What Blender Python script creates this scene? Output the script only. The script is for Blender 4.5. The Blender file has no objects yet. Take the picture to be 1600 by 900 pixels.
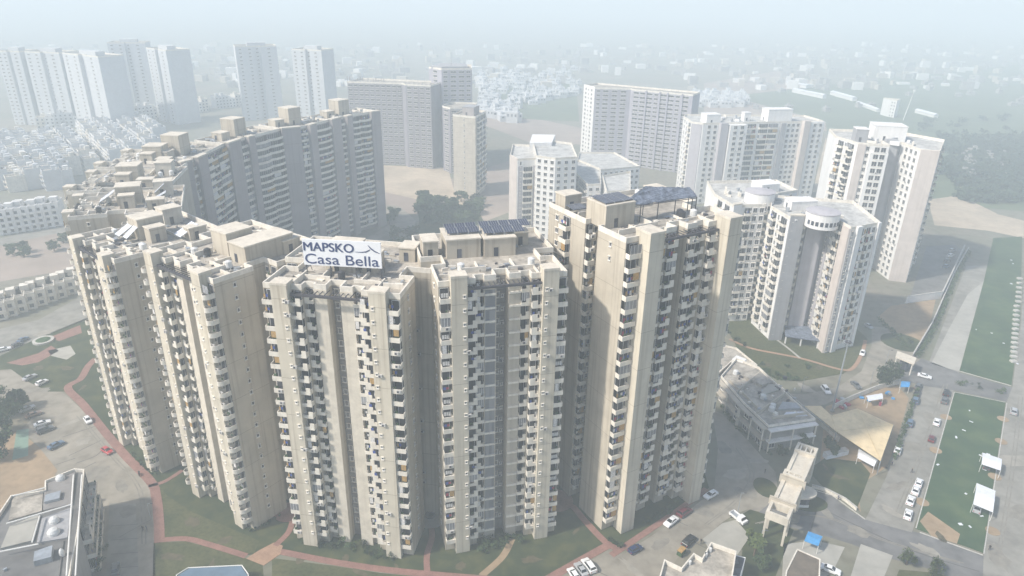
import bpy, bmesh, math, random
from mathutils import Vector, Matrix
random.seed(7)
S = bpy.context.scene
C = S.collection
# ------------------------------------------------------------------ camera, world, sun, exposure
FPX, CAMH = 1085.0, 120.0
dn = Vector((-45.0, -2510.0, -FPX)).normalized(); up = -dn          # world down as the camera sees it (from the leaning towers)
fw = Vector((0, 0, -1)); yw = (fw - up * fw.dot(up)).normalized(); xw = yw.cross(up)
RC = Matrix((xw, yw, up))                                           # camera -> world
cam = bpy.data.objects.new('camera', bpy.data.cameras.new('camera')); C.objects.link(cam)
cam.matrix_world = Matrix.Translation((0, 0, CAMH)) @ RC.to_4x4()
cam.data.sensor_width = 36; cam.data.lens = 36 * FPX / 1600
cam.data.clip_start = 1; cam.data.clip_end = 20000
S.camera = cam
SUN_EL, SUN_AZ = math.radians(45), math.radians(-114)               # azimuth from +Y towards +X: the sun stands left, a little behind the camera
w = bpy.data.worlds.new('World'); S.world = w; w.use_nodes = True
nt = w.node_tree; bg = nt.nodes['Background']
sky = nt.nodes.new('ShaderNodeTexSky'); sky.sky_type = 'NISHITA'; sky.sun_disc = False
sky.sun_elevation = SUN_EL; sky.sun_rotation = SUN_AZ; sky.air_density = 1.0; sky.dust_density = 2.0
nt.links.new(sky.outputs[0], bg.inputs[0]); bg.inputs[1].default_value = 0.125
sl = bpy.data.lights.new('sun', 'SUN'); sl.energy = 3.8; sl.angle = math.radians(3.0); sl.color = (1, .94, .85)
so = bpy.data.objects.new('sun', sl); C.objects.link(so)
sd = Vector((math.sin(SUN_AZ) * math.cos(SUN_EL), math.cos(SUN_AZ) * math.cos(SUN_EL), math.sin(SUN_EL)))
so.rotation_euler = sd.to_track_quat('Z', 'Y').to_euler()
S.view_settings.view_transform = 'Standard'; S.view_settings.look = 'None'
S.view_settings.gamma = 1; S.view_settings.use_curve_mapping = False; S.view_settings.exposure = 0.44
S.cycles.use_denoising = True; S.cycles.max_bounces = 8; S.cycles.diffuse_bounces = 3
S.cycles.volume_bounces = 6; S.cycles.use_adaptive_sampling = True
HAZE_D, HAZE_G, HAZE_C = 0.00118, 0.0, (.85, .945, .99, 1)

# ------------------------------------------------------------------ helpers
def G(u, v, z=0.0):
    """The point at height z that the photograph shows at pixel (u, v)."""
    r = RC @ Vector(((u - 800) / FPX, -(v - 450) / FPX, -1)); t = (z - CAMH) / r.z
    return Vector((r.x * t, r.y * t, z))
def setp(o, **k):
    for a, b in k.items():
        if b is not None: o[a] = b
    return o
def thing(name, label, cat, loc=(0, 0, 0), rz=0, group=None):
    o = bpy.data.objects.new(name, None); C.objects.link(o); o.location = loc; o.rotation_euler = (0, 0, rz)
    o.empty_display_size = 1
    return setp(o, label=label, category=cat, group=group)
class MB:
    def __init__(s): s.v = []; s.f = []; s.m = []
    def add(s, vs, fs, m=0):
        b = len(s.v); s.v += [tuple(p) for p in vs]; s.f += [tuple(b + i for i in f) for f in fs]; s.m += [m] * len(fs); return s
    def box(s, x0, y0, z0, x1, y1, z1, m=0, mat=None):
        vs = [Vector((x, y, z)) for z in (z0, z1) for x, y in ((x0, y0), (x1, y0), (x1, y1), (x0, y1))]
        if mat: vs = [mat @ p for p in vs]
        return s.add(vs, [(3, 2, 1, 0), (4, 5, 6, 7), (0, 1, 5, 4), (1, 2, 6, 5), (2, 3, 7, 6), (3, 0, 4, 7)], m)
    def cbox(s, c, sx, sy, sz, rz=0, m=0):
        M = Matrix.Translation(c) @ Matrix.Rotation(rz, 4, 'Z')
        return s.box(-sx / 2, -sy / 2, 0, sx / 2, sy / 2, sz, m, M)
    def prism(s, poly, z0, z1, m=0, cap=True, mtop=None):
        n = len(poly); vs = [(p[0], p[1], z0) for p in poly] + [(p[0], p[1], z1) for p in poly]
        s.add(vs, [(i, (i + 1) % n, n + (i + 1) % n, n + i) for i in range(n)], m)
        if cap: s.add([(p[0], p[1], z1) for p in poly], [tuple(range(n))], m if mtop is None else mtop)
        return s
    def sheet(s, poly, m=0): return s.add(poly, [tuple(range(len(poly)))], m)
    def tube(s, a, b, r0, r1=None, n=6, m=0):
        a = Vector(a); b = Vector(b); r1 = r0 if r1 is None else r1; d = (b - a).normalized()
        x = d.orthogonal().normalized(); y = d.cross(x); vs = []
        for p, r in ((a, r0), (b, r1)):
            vs += [p + x * r * math.cos(2 * math.pi * i / n) + y * r * math.sin(2 * math.pi * i / n) for i in range(n)]
        return s.add(vs, [(i, (i + 1) % n, n + (i + 1) % n, n + i) for i in range(n)] + [tuple(range(n - 1, -1, -1)), tuple(range(n, 2 * n))], m)
    def merge(s, o, M):
        b = len(s.v); s.v += [tuple(M @ Vector(p)) for p in o.v]; s.f += [tuple(b + i for i in f) for f in o.f]; s.m += o.m; return s
    def mesh(s, name, mats, off=None, smooth=False):
        me = bpy.data.meshes.new(name)
        vs = s.v if off is None else [(p[0] - off[0], p[1] - off[1], p[2] - off[2]) for p in s.v]
        me.from_pydata(vs, [], s.f)
        for m in (mats if isinstance(mats, (list, tuple)) else [mats]): me.materials.append(m)
        me.polygons.foreach_set('material_index', s.m)
        if smooth: me.polygons.foreach_set('use_smooth', [True] * len(s.f))
        me.update(); return me
    def build(s, name, mats, parent=None, smooth=False):
        """World-coordinate geometry as one object; under a parent it is taken relative to the parent's place."""
        o = bpy.data.objects.new(name, s.mesh(name, mats, None, smooth)); C.objects.link(o)
        if parent:
            o.data.transform(parent_matrix(parent).inverted()); o.parent = parent
        return o
def parent_matrix(p): 
    m = Matrix.Translation(p.location) @ Matrix.Rotation(p.rotation_euler[2], 4, 'Z')
    return parent_matrix(p.parent) @ m if p.parent else m
def place(name, me, parent, loc, rz=0):
    o = bpy.data.objects.new(name, me); C.objects.link(o); o.parent = parent; o.location = loc; o.rotation_euler = (0, 0, rz); return o
def copy_tree(o, parent=None):
    c = o.copy(); C.objects.link(c); c.parent = parent
    for ch in kids.get(o, list(o.children)): copy_tree(ch, c)
    return c
kids = {}
def ccw(poly):
    a = sum(poly[i - 1][0] * poly[i][1] - poly[i][0] * poly[i - 1][1] for i in range(len(poly)))
    return list(poly) if a > 0 else list(poly)[::-1]

# ------------------------------------------------------------------ materials
def mat(name, col, rough=.8, var=.12, scale=.25, streak=0., joints=None, metal=0., spec=.3, col2=None, fine=None, alpha=None):
    m = bpy.data.materials.new(name); m.use_nodes = True; t = m.node_tree; N = t.nodes; L = t.links
    b = N['Principled BSDF']; b.inputs['Roughness'].default_value = rough; b.inputs['Metallic'].default_value = metal
    b.inputs['Specular IOR Level'].default_value = spec
    geo = N.new('ShaderNodeNewGeometry')
    no = N.new('ShaderNodeTexNoise'); no.inputs['Scale'].default_value = scale; no.inputs['Detail'].default_value = 6; no.inputs['Roughness'].default_value = .65
    L.new(geo.outputs['Position'], no.inputs['Vector'])
    mx = N.new('ShaderNodeMix'); mx.data_type = 'RGBA'
    c2 = col2 or tuple(c * (1 - 2.2 * var) for c in col)
    c1 = col if col2 else tuple(min(1, c * (1 + .8 * var)) for c in col)
    mx.inputs['A'].default_value = (*c1, 1); mx.inputs['B'].default_value = (*c2, 1)
    mr = N.new('ShaderNodeMapRange'); mr.inputs['From Min'].default_value = .32; mr.inputs['From Max'].default_value = .7
    L.new(no.outputs['Fac'], mr.inputs['Value']); L.new(mr.outputs[0], mx.inputs['Factor'])
    out = mx.outputs['Result']
    def mult(fac_socket, color, out):
        k = N.new('ShaderNodeMix'); k.data_type = 'RGBA'; k.blend_type = 'MULTIPLY'
        L.new(fac_socket, k.inputs['Factor']); L.new(out, k.inputs['A']); k.inputs['B'].default_value = (*color, 1); return k.outputs['Result']
    if fine:
        n3 = N.new('ShaderNodeTexNoise'); n3.inputs['Scale'].default_value = fine[0]; n3.inputs['Detail'].default_value = 4
        L.new(geo.outputs['Position'], n3.inputs['Vector'])
        r3 = N.new('ShaderNodeMapRange'); r3.inputs['From Min'].default_value = .45; r3.inputs['From Max'].default_value = .68; r3.inputs['To Max'].default_value = fine[1]
        L.new(n3.outputs['Fac'], r3.inputs['Value']); out = mult(r3.outputs[0], fine[2] if len(fine) > 2 else (.3, .3, .3), out)
    if streak:                                                       # rain streaks running down the wall
        mp = N.new('ShaderNodeMapping'); mp.inputs['Scale'].default_value = (1.3, 1.3, .035); L.new(geo.outputs['Position'], mp.inputs['Vector'])
        n2 = N.new('ShaderNodeTexNoise'); n2.inputs['Scale'].default_value = 1.0; n2.inputs['Detail'].default_value = 5; L.new(mp.outputs[0], n2.inputs['Vector'])
        r2 = N.new('ShaderNodeMapRange'); r2.inputs['From Min'].default_value = .5; r2.inputs['From Max'].default_value = .75; r2.inputs['To Max'].default_value = streak
        L.new(n2.outputs['Fac'], r2.inputs['Value']); out = mult(r2.outputs[0], (.55, .5, .45), out)
    if joints:                                                       # plaster joints every few metres of height
        sx = N.new('ShaderNodeSeparateXYZ'); L.new(geo.outputs['Position'], sx.inputs[0])
        md = N.new('ShaderNodeMath'); md.operation = 'FLOORED_MODULO'; md.inputs[1].default_value = joints; L.new(sx.outputs['Z'], md.inputs[0])
        lt = N.new('ShaderNodeMath'); lt.operation = 'LESS_THAN'; lt.inputs[1].default_value = .09; L.new(md.outputs[0], lt.inputs[0])
        out = mult(lt.outputs[0], (.55, .52, .48), out)
    L.new(out, b.inputs['Base Color'])
    return m
def glass(name, c1, c2, rough=.12):
    """Window glass: dark, each pane's own tint, a curtain behind some."""
    m = bpy.data.materials.new(name); m.use_nodes = True; t = m.node_tree; N = t.nodes; L = t.links
    b = N['Principled BSDF']; b.inputs['Roughness'].default_value = rough; b.inputs['Specular IOR Level'].default_value = .35
    geo = N.new('ShaderNodeNewGeometry'); wn = N.new('ShaderNodeTexWhiteNoise'); wn.noise_dimensions = '3D'
    sn = N.new('ShaderNodeVectorMath'); sn.operation = 'SNAP'; sn.inputs[1].default_value = (1.3, 1.3, 2.99)
    L.new(geo.outputs['Position'], sn.inputs[0]); L.new(sn.outputs[0], wn.inputs['Vector'])
    r = N.new('ShaderNodeValToRGB'); e = r.color_ramp.elements
    e[0].position = 0; e[0].color = (*c1, 1); e[1].position = 1; e[1].color = (*c2, 1)
    k = e.new(.6); k.color = (*[(a * .6 + b2 * .4) for a, b2 in zip(c1, c2)], 1)
    L.new(wn.outputs['Value'], r.inputs['Fac']); L.new(r.outputs[0], b.inputs['Base Color'])
    return m
M = {}
M['cream'] = mat('cream_plaster', (.515, .46, .37), .85, .10, .12, .7, 9.0)  # wall cream darkened to paint in the shade of recesses between pillars
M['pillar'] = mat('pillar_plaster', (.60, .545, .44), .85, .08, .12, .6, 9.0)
M['hazepaint'] = mat('haze_paled_paint', (.56, .57, .58), .8, .05, .3)  # pale wall tone with some of the haze put into the colour
M['mauve'] = mat('mauve_grey_concrete', (.25, .235, .26), .9, .1, .2, .3)
M['mauve2'] = mat('light_mauve_paint', (.37, .355, .40), .85, .08, .2, .3)
M['slabwall'] = mat('shaded_cream_plaster', (.36, .325, .315), .85, .08, .12, .4, 9.0)  # cream wall greyed and darkened to paint the slab's shaded side
M['court'] = mat('pale_green_court', (.20, .30, .24), .8, .08, .3)
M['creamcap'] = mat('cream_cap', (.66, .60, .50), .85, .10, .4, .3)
M['parapet'] = mat('parapet_paint', (.76, .71, .62), .8, .10, .6, .35)
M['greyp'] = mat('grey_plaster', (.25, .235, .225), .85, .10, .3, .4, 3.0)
M['wroof'] = mat('white_roof', (.55, .54, .51), .9, .2, .25, fine=(1.0, .5, (.6, .6, .6)))
M['beige2'] = mat('beige_panel', (.50, .45, .37), .85, .08, .3, .3, 3.0)
M['roof'] = mat('roof_screed', (.46, .42, .36), .9, .25, .25, fine=(1.3, .5, (.5, .48, .45)))
M['rail'] = mat('dark_metal', (.07, .065, .075), .5, .1, 2)
M['glass'] = glass('dark_glass', (.018, .022, .035), (.10, .105, .13))
M['glass2'] = glass('curtained_glass', (.008, .009, .015), (.07, .07, .08), .3)
M['bayglass'] = glass('grey_bay_glass', (.16, .165, .18), (.30, .30, .31), .4)
M['balshade'] = mat('balcony_shade', (.04, .036, .036), .9, .2, .5)  # near-black tone that paints the shade inside a balcony
M['white'] = mat('white_paint', (.80, .785, .76), .75, .05, .4, .25)
M['lilac'] = mat('lilac_grey_paint', (.46, .44, .46), .8, .06, .3, .3)
M['greyb'] = mat('stone_grey_paint', (.36, .36, .37), .8, .06, .3, .3)
M['pinkp'] = mat('pale_pink_paint', (.62, .55, .50), .8, .06, .3, .3)
M['whitewin'] = mat('white_frame', (.8, .79, .77), .6, .03)
M['pipe'] = mat('white_pipe', (.75, .74, .7), .5, .05)
M['ac'] = mat('ac_casing', (.5, .49, .47), .6, .08, 3)
M['cloth1'] = mat('blue_cloth', (.05, .09, .35), .9, .2, 3); M['cloth2'] = mat('red_cloth', (.38, .05, .09), .9, .2, 3)
M['cloth3'] = mat('pale_cloth', (.7, .68, .66), .9, .2, 3); M['cloth4'] = mat('ochre_cloth', (.45, .28, .1), .9, .2, 3)
M['plant'] = mat('pot_plant', (.05, .10, .03), .9, .3, 4)
M['solar'] = mat('solar_panel', (.05, .055, .09), .4, .2, 1, spec=.6)
M['shingle'] = mat('dark_shingle', (.19, .22, .28), .7, .3, .8, fine=(2.2, .8, (.4, .4, .45)))
M['concrete'] = mat('raw_concrete', (.33, .315, .30), .9, .15, .2, .4)
M['tank'] = mat('tank_plastic', (.7, .7, .68), .5, .06); M['tankb'] = mat('black_tank', (.04, .04, .045), .5, .1)
M['tin'] = mat('tin_sheet', (.42, .45, .48), .45, .12, .6, .3, metal=.4)
M['tan'] = mat('tan_tensile_sheet', (.74, .59, .36), .85, .08, .25, fine=(.7, .35, (.7, .66, .6)))
M['wsheet'] = mat('white_tarp', (.74, .76, .80), .6, .06, 1)
M['blue'] = mat('blue_tarp', (.06, .30, .62), .6, .12, 1)
M['brownroof'] = mat('brown_flat_roof', (.16, .13, .10), .9, .15, .6)
M['ground'] = mat('dry_earth', (.25, .22, .175), .95, .2, .02, col2=(.15, .16, .11), fine=(.25, .5, (.55, .52, .45)))
M['conc'] = mat('concrete_road', (.315, .285, .235), .9, .16, .07, fine=(.35, .6, (.66, .64, .6)))
M['road2'] = mat('service_road', (.295, .28, .245), .9, .16, .06, fine=(.3, .6, (.62, .61, .6)))
M['road3'] = mat('asphalt_lane', (.19, .185, .18), .9, .18, .06, fine=(.3, .6, (.6, .6, .6)))
M['pale'] = mat('pale_paving', (.40, .385, .34), .9, .10, .08, fine=(.4, .3, (.7, .7, .7)))
M['lawn'] = mat('lawn_grass', (.052, .064, .024), .95, .2, .12, col2=(.024, .038, .015), fine=(.22, .75, (2.2, 1.7, 1.6)))
M['lawnd'] = mat('dry_lawn', (.105, .105, .043), .95, .2, .15, col2=(.052, .064, .023), fine=(1.2, .6, (.5, .5, .4)))
M['lot'] = mat('rough_grass', (.050, .095, .034), .95, .2, .06, col2=(.022, .054, .022), fine=(.16, .7, (2.0, 1.45, 1.5)))
M['red'] = mat('red_pavers', (.28, .15, .12), .9, .12, .5, fine=(2.5, .4, (.6, .55, .5)))
M['orangep'] = mat('orange_pavers', (.38, .24, .16), .9, .1, .5, fine=(2.5, .4, (.7, .65, .6)))
M['dirt'] = mat('sandy_dirt', (.40, .29, .18), .95, .15, .08, col2=(.26, .19, .12), fine=(.5, .4, (.65, .6, .55)))
M['kerb'] = mat('kerb_stone', (.5, .48, .44), .9, .1, 1)
M['line'] = mat('dark_joint', (.10, .095, .09), .9, .1, 1)
M['leaf'] = mat('leaf_green', (.075, .11, .04), .8, .3, .6, col2=(.02, .04, .012))
M['leafy'] = mat('leaf_yellow_green', (.12, .15, .04), .8, .3, .8, col2=(.05, .08, .02))
M['bark'] = mat('bark', (.14, .10, .07), .95, .2, 2)
M['tyre'] = mat('tyre_rubber', (.02, .02, .02), .85); M['rim'] = mat('wheel_rim', (.5, .5, .5), .4, .05, 3, metal=.6)
M['carglass'] = mat('car_glass', (.012, .014, .018), .08, .05, 3, spec=.7)
M['lamp'] = mat('lamp_lens', (.7, .7, .68), .2, .03); M['tail'] = mat('tail_lens', (.4, .02, .02), .3, .05)
M['skin'] = mat('skin', (.28, .16, .10), .7, .05); M['hair'] = mat('hair', (.015, .012, .01), .8)
M['signw'] = mat('sign_white', (.82, .83, .85), .6, .02); M['navy'] = mat('sign_navy', (.012, .03, .13), .5, .03)
M['steelb'] = mat('blue_glass_roof', (.13, .20, .28), .2, .1, .3, spec=.6)
M['wood'] = mat('far_woodland', (.05, .075, .05), .95, .3, .02, col2=(.025, .045, .035), fine=(.15, .7, (.4, .45, .4)))
def paint(n, c): M[n] = mat(n + '_car_paint', c, .3, .03, 2, spec=.5); return M[n]

# ------------------------------------------------------------------ apartment towers
_cache = {}
BMATS = lambda wall: [wall, M['parapet'], M['glass2'], M['whitewin'], M['ac'], M['rail'], M['cloth1'], M['cloth2'], M['cloth3'], M['plant'], M['balshade'], M['cloth4'], M['bayglass']]
def balcony_mb(w, d, fh, style, var):
    """Local: x along the wall 0..w, -y outwards, z=0 at the floor. Slab, parapet, painted shade of the opening, doors, clutter."""
    r = random.Random(int(w * 10) * 131 + sum(map(ord, style)) * 17 + var * 7919)
    b = MB(); sag = .9 if style == 'curve' else 0
    n = 8 if sag else 1
    fr = [(w * i / n, -(d + sag * (1 - (2 * i / n - 1) ** 2))) for i in range(n + 1)]
    T = .13
    b.prism([(0, .05)] + [(x, y) for x, y in fr] + [(w, .05)], -.16, .02, 1)
    b.add([(0, .05, -.16)] + [(x, y, -.16) for x, y in fr] + [(w, .05, -.16)], [tuple(range(n + 2, -1, -1))], 1)
    hs = []
    for i in range(n):
        (x0, y0), (x1, y1) = fr[i], fr[i + 1]
        if style in ('stepl', 'stepr') and not sag:
            k = w * .56
            seg = [(0, k, 1.5 if style == 'stepl' else .62), (k, w, .62 if style == 'stepl' else 1.5)]
        else: seg = [(x0, x1, .9)]
        for a, c, h in seg:
            ya, yc = (y0, y1) if sag else (-d, -d)
            b.add([(a, ya, .02), (c, yc, .02), (c, yc + T, .02), (a, ya + T, .02), (a, ya, h), (c, yc, h), (c, yc + T, h), (a, ya + T, h)],
                  [(0, 1, 5, 4), (2, 3, 7, 6), (4, 5, 6, 7), (1, 2, 6, 5), (3, 0, 4, 7)], 1)
            if h < .8:
                b.box(a, ya, 1.0, c, ya + .05, 1.05, 5)
    for x in (0, w - T): b.box(x, -d + T + .003, .02, x + T, .03, .95, 1)
    x0, x1 = .10, w - .10; top = fh - .22
    b.box(x0, -.03, .03, x1, .02, top, 10)  # dark shade sheet on the wall behind the doors
    dw = min(x1 - x0, r.uniform(.65, .95) * (x1 - x0)); dx = x0 if r.random() < .5 else x1 - dw
    b.box(dx + .05, -.06, .05, dx + dw - .05, -.035, top - .1, 2)
    k = max(1, round(dw / 1.4))
    for i in range(k + 1):
        x = dx + .05 + (dw - .1) * i / k; b.box(x - .03, -.1, .05, x + .03, -.062, top - .1, 3)
    b.box(dx + .05, -.095, top - .14, dx + dw - .05, -.063, top - .06, 3)
    q = r.random()
    if q < .12:
        x = r.uniform(.2, max(.25, w - 1.1)); b.box(x, -d - .36, .25, x + .85, -d - .003, .85, 4); b.box(x + .1, -d - .375, .32, x + .5, -d - .362, .78, 5)
    if r.random() < .35:
        x = .25
        while x < w - .5:
            cw = r.uniform(.3, .6); ch = r.uniform(.5, 1.0)
            if r.random() < .6: b.box(x, -d * .6, 1.9 - ch, min(x + cw, w - .15), -d * .6 + .03, 1.9, r.choice([6, 6, 7, 8, 8, 11]))
            x += cw + .08
    if var == 4:                                                     # glazed in by its owner
        b.box(.15, -d + .02, .96, w - .15, -d + .07, fh - .2, 12)
        for i in range(4): x = .15 + (w - .3) * i / 3; b.box(x - .03, -d - .01, .96, x + .03, -d + .018, fh - .2, 3)
    if var == 5:                                                     # a rolled-down blind
        b.box(.15 + w * .4, -d + .05, 1.3, w - .15, -d + .08, fh - .2, 11)
    if var == 6: b.box(.2, -d + .05, .96, w * .5, -d + .08, fh - .25, 8)
    if r.random() < .4:
        for i in range(r.randint(1, 3)):
            x = r.uniform(.2, w - .4); b.box(x, -d + .2, .95, x + .28, -d + .45, 1.35, 9)
    return b
def window_mb(w, h, ac):
    b = MB(); f = .09
    b.box(0, -.05, 0, w, .02, h, 2)
    for x0, x1, z0, z1 in ((0, f, 0, h), (w - f, w, 0, h), (f, w - f, 0, f), (f, w - f, h - f, h)): b.box(x0, -.10, z0, x1, -.052, z1, 3)
    if w > .9: b.box(w / 2 - .035, -.095, f + .003, w / 2 + .035, -.053, h - f - .003, 3)
    b.box(-.1, -.22, -.14, w + .1, .02, -.003, 1)
    b.box(-.1, -.30, h + .06, w + .1, .02, h + .16, 1)
    if ac: b.box(w + .15, -.45, -.1, w + .95, .0, .5, 4); b.box(w + .25, -.465, -.04, w + .65, -.452, .44, 5)
    return b
class Tower:
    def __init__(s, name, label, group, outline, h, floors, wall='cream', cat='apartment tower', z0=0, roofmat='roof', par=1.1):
        s.out = ccw([Vector((p[0], p[1])) for p in outline]); s.h = h; s.nf = floors; s.fh = h / floors; s.wall = M[wall]
        c = sum(s.out, Vector((0, 0))) / len(s.out); s.c = c; s.z0 = z0
        s.e = thing(name, label, cat, (c.x, c.y, z0), 0, group)
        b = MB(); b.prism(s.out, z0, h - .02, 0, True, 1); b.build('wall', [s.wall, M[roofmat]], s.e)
        if par: s.parapet(s.out, h, par)
        s.bal = []; s.win = []; s.pan = MB(); s.pil = []
    def parapet(s, poly, z, hh, t=.28, m='parapet', name='parapet'):
        n = len(poly); b = MB()
        inner = []
        for i in range(n):
            a, p, c = Vector(poly[i - 1][:2]), Vector(poly[i][:2]), Vector(poly[(i + 1) % n][:2])
            d1 = (p - a).normalized(); d2 = (c - p).normalized(); n1 = Vector((-d1.y, d1.x)); n2 = Vector((-d2.y, d2.x))
            k = (n1 + n2); k = k / max(.35, (k.length_squared / 2)) if k.length > .2 else n1
            inner.append(p + k * t)
        for i in range(n):
            j = (i + 1) % n; p, q, a, c = Vector(poly[i][:2]), Vector(poly[j][:2]), inner[i], inner[j]
            b.add([(p.x, p.y, z - .02), (q.x, q.y, z - .02), (c.x, c.y, z - .02), (a.x, a.y, z - .02), (p.x, p.y, z + hh), (q.x, q.y, z + hh), (c.x, c.y, z + hh), (a.x, a.y, z + hh)],
                  [(0, 1, 5, 4), (2, 3, 7, 6), (4, 5, 6, 7)])
        b.build(name, M[m], s.e)
    def fr(s, p0, p1):
        p0 = Vector(p0[:2]); p1 = Vector(p1[:2]); t = (p1 - p0); L = t.length; t /= L
        return p0, t, Vector((t.y, -t.x)), L, math.atan2(t.y, t.x)
    def balc(s, p0, p1, a, b_, d=1.3, style='full', f0=1, f1=None):
        p, t, n, L, ang = s.fr(p0, p1); w = round(b_ - a, 1)
        for f in range(f0, (f1 or s.nf)):
            v = random.choice((0, 1, 2, 3, 0, 1, 2, 3, 4, 5, 6)); k = ('b', w, d, round(s.fh, 2), style, v, s.wall.name)
            if k not in _cache:
                mb = balcony_mb(w, d, s.fh, style, v); _cache[k] = (mb, mb.mesh('balcony', BMATS(s.wall)))
            q = p + t * a; s.bal.append((k, Vector((q.x, q.y, s.z0 + f * s.fh)), ang, n))
    def wins(s, p0, p1, a, w, h=1.4, ac=.25, f0=0, f1=None, sill=.85):
        p, t, n, L, ang = s.fr(p0, p1)
        for f in range(f0, (f1 or s.nf)):
            k = ('w', round(w, 1), h, random.random() < ac, s.wall.name)
            if k not in _cache:
                mb = window_mb(round(w, 1), h, k[3]); _cache[k] = (mb, mb.mesh('window', BMATS(s.wall)))
            q = p + t * a; s.win.append((k, Vector((q.x, q.y, s.z0 + f * s.fh + sill)), ang, n))
    def panel(s, p0, p1, a, b_, m, z0=0, z1=None, d=.06, name='wall_panel'):
        p, t, n, L, ang = s.fr(p0, p1); A = p + t * a; B = p + t * b_; z1 = z1 or s.h - .3
        q = [A + n * d, B + n * d, B - n * .1, A - n * .1]
        MB().prism([(v.x, v.y) for v in q][::-1] if False else ccw(q), z0, z1).build(name, M[m], s.e)
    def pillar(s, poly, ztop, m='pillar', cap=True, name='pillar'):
        poly = ccw([Vector(v[:2]) for v in poly]); c = sum(poly, Vector((0, 0))) / len(poly)
        b = MB().prism(poly, 0, ztop, 0); o = b.build(name, M[m], s.e)
        if cap:
            k = MB().prism([c + (v - c) * 1.05 for v in poly], ztop - .35, ztop + .12, 0)
            k.add([tuple((c + (v - c) * 1.05).to_3d() + Vector((0, 0, ztop - .35))) for v in poly], [tuple(range(len(poly) - 1, -1, -1))]); k.build('pillar_cap', M['creamcap'], s.e)
    def finish(s, nb=100, nw=100):
        cp = Vector((0, 0, CAMH)); off = Vector((s.c.x, s.c.y, s.z0))
        for name, lst, lim in (('balcony', s.bal, nb), ('window', s.win, nw)):
            def key(it):
                v = cp - it[1]; return -(max(.0, v.normalized().dot(Vector((it[3].x, it[3].y, 0)))) + .02) / v.length_squared
            lst.sort(key=key)
            for k, loc, ang, n in lst[:lim]: place(name, _cache[k][1], s.e, loc - off, ang)
            rest = lst[lim:]
            if rest:
                mb = MB()
                for k, loc, ang, n in rest: mb.merge(_cache[k][0], Matrix.Translation(loc) @ Matrix.Rotation(ang, 4, 'Z'))
                o = mb.build(name, BMATS(s.wall), s.e); o['kind'] = 'stuff'
        return s
def block(parent, name, poly, z0, z1, m, capm=None, over=.25, door=True):
    """A roof room: walls, a projecting roof slab."""
    poly = ccw([Vector(p[:2]) for p in poly]); c = sum(poly, Vector((0, 0))) / len(poly)
    o = MB().prism(poly, z0, z1).build(name, M[m], parent)
    big = [c + (p - c) * (1 + over / max(1, (p - c).length)) for p in poly]
    k = MB().prism(big, z1 + .002, z1 + .3, 0); k.add([(p.x, p.y, z1 + .002) for p in big][::-1], [tuple(range(len(big)))])
    k.build('roof_slab', M[capm or 'creamcap'], parent)
    if door:
        p, q = min([(poly[i - 1], poly[i]) for i in range(len(poly))], key=lambda e: ((e[0] + e[1]) / 2).length)
        t = (q - p).normalized(); n = Vector((t.y, -t.x)); L = (q - p).length; a = p + t * (L * .3); b = a + t * 1.0
        MB().prism(ccw([a + n * .05, b + n * .05, b - n * .1, a - n * .1]), z0 + .1, z0 + 2.1).build('door', M['glass'], parent)
    return o

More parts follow.
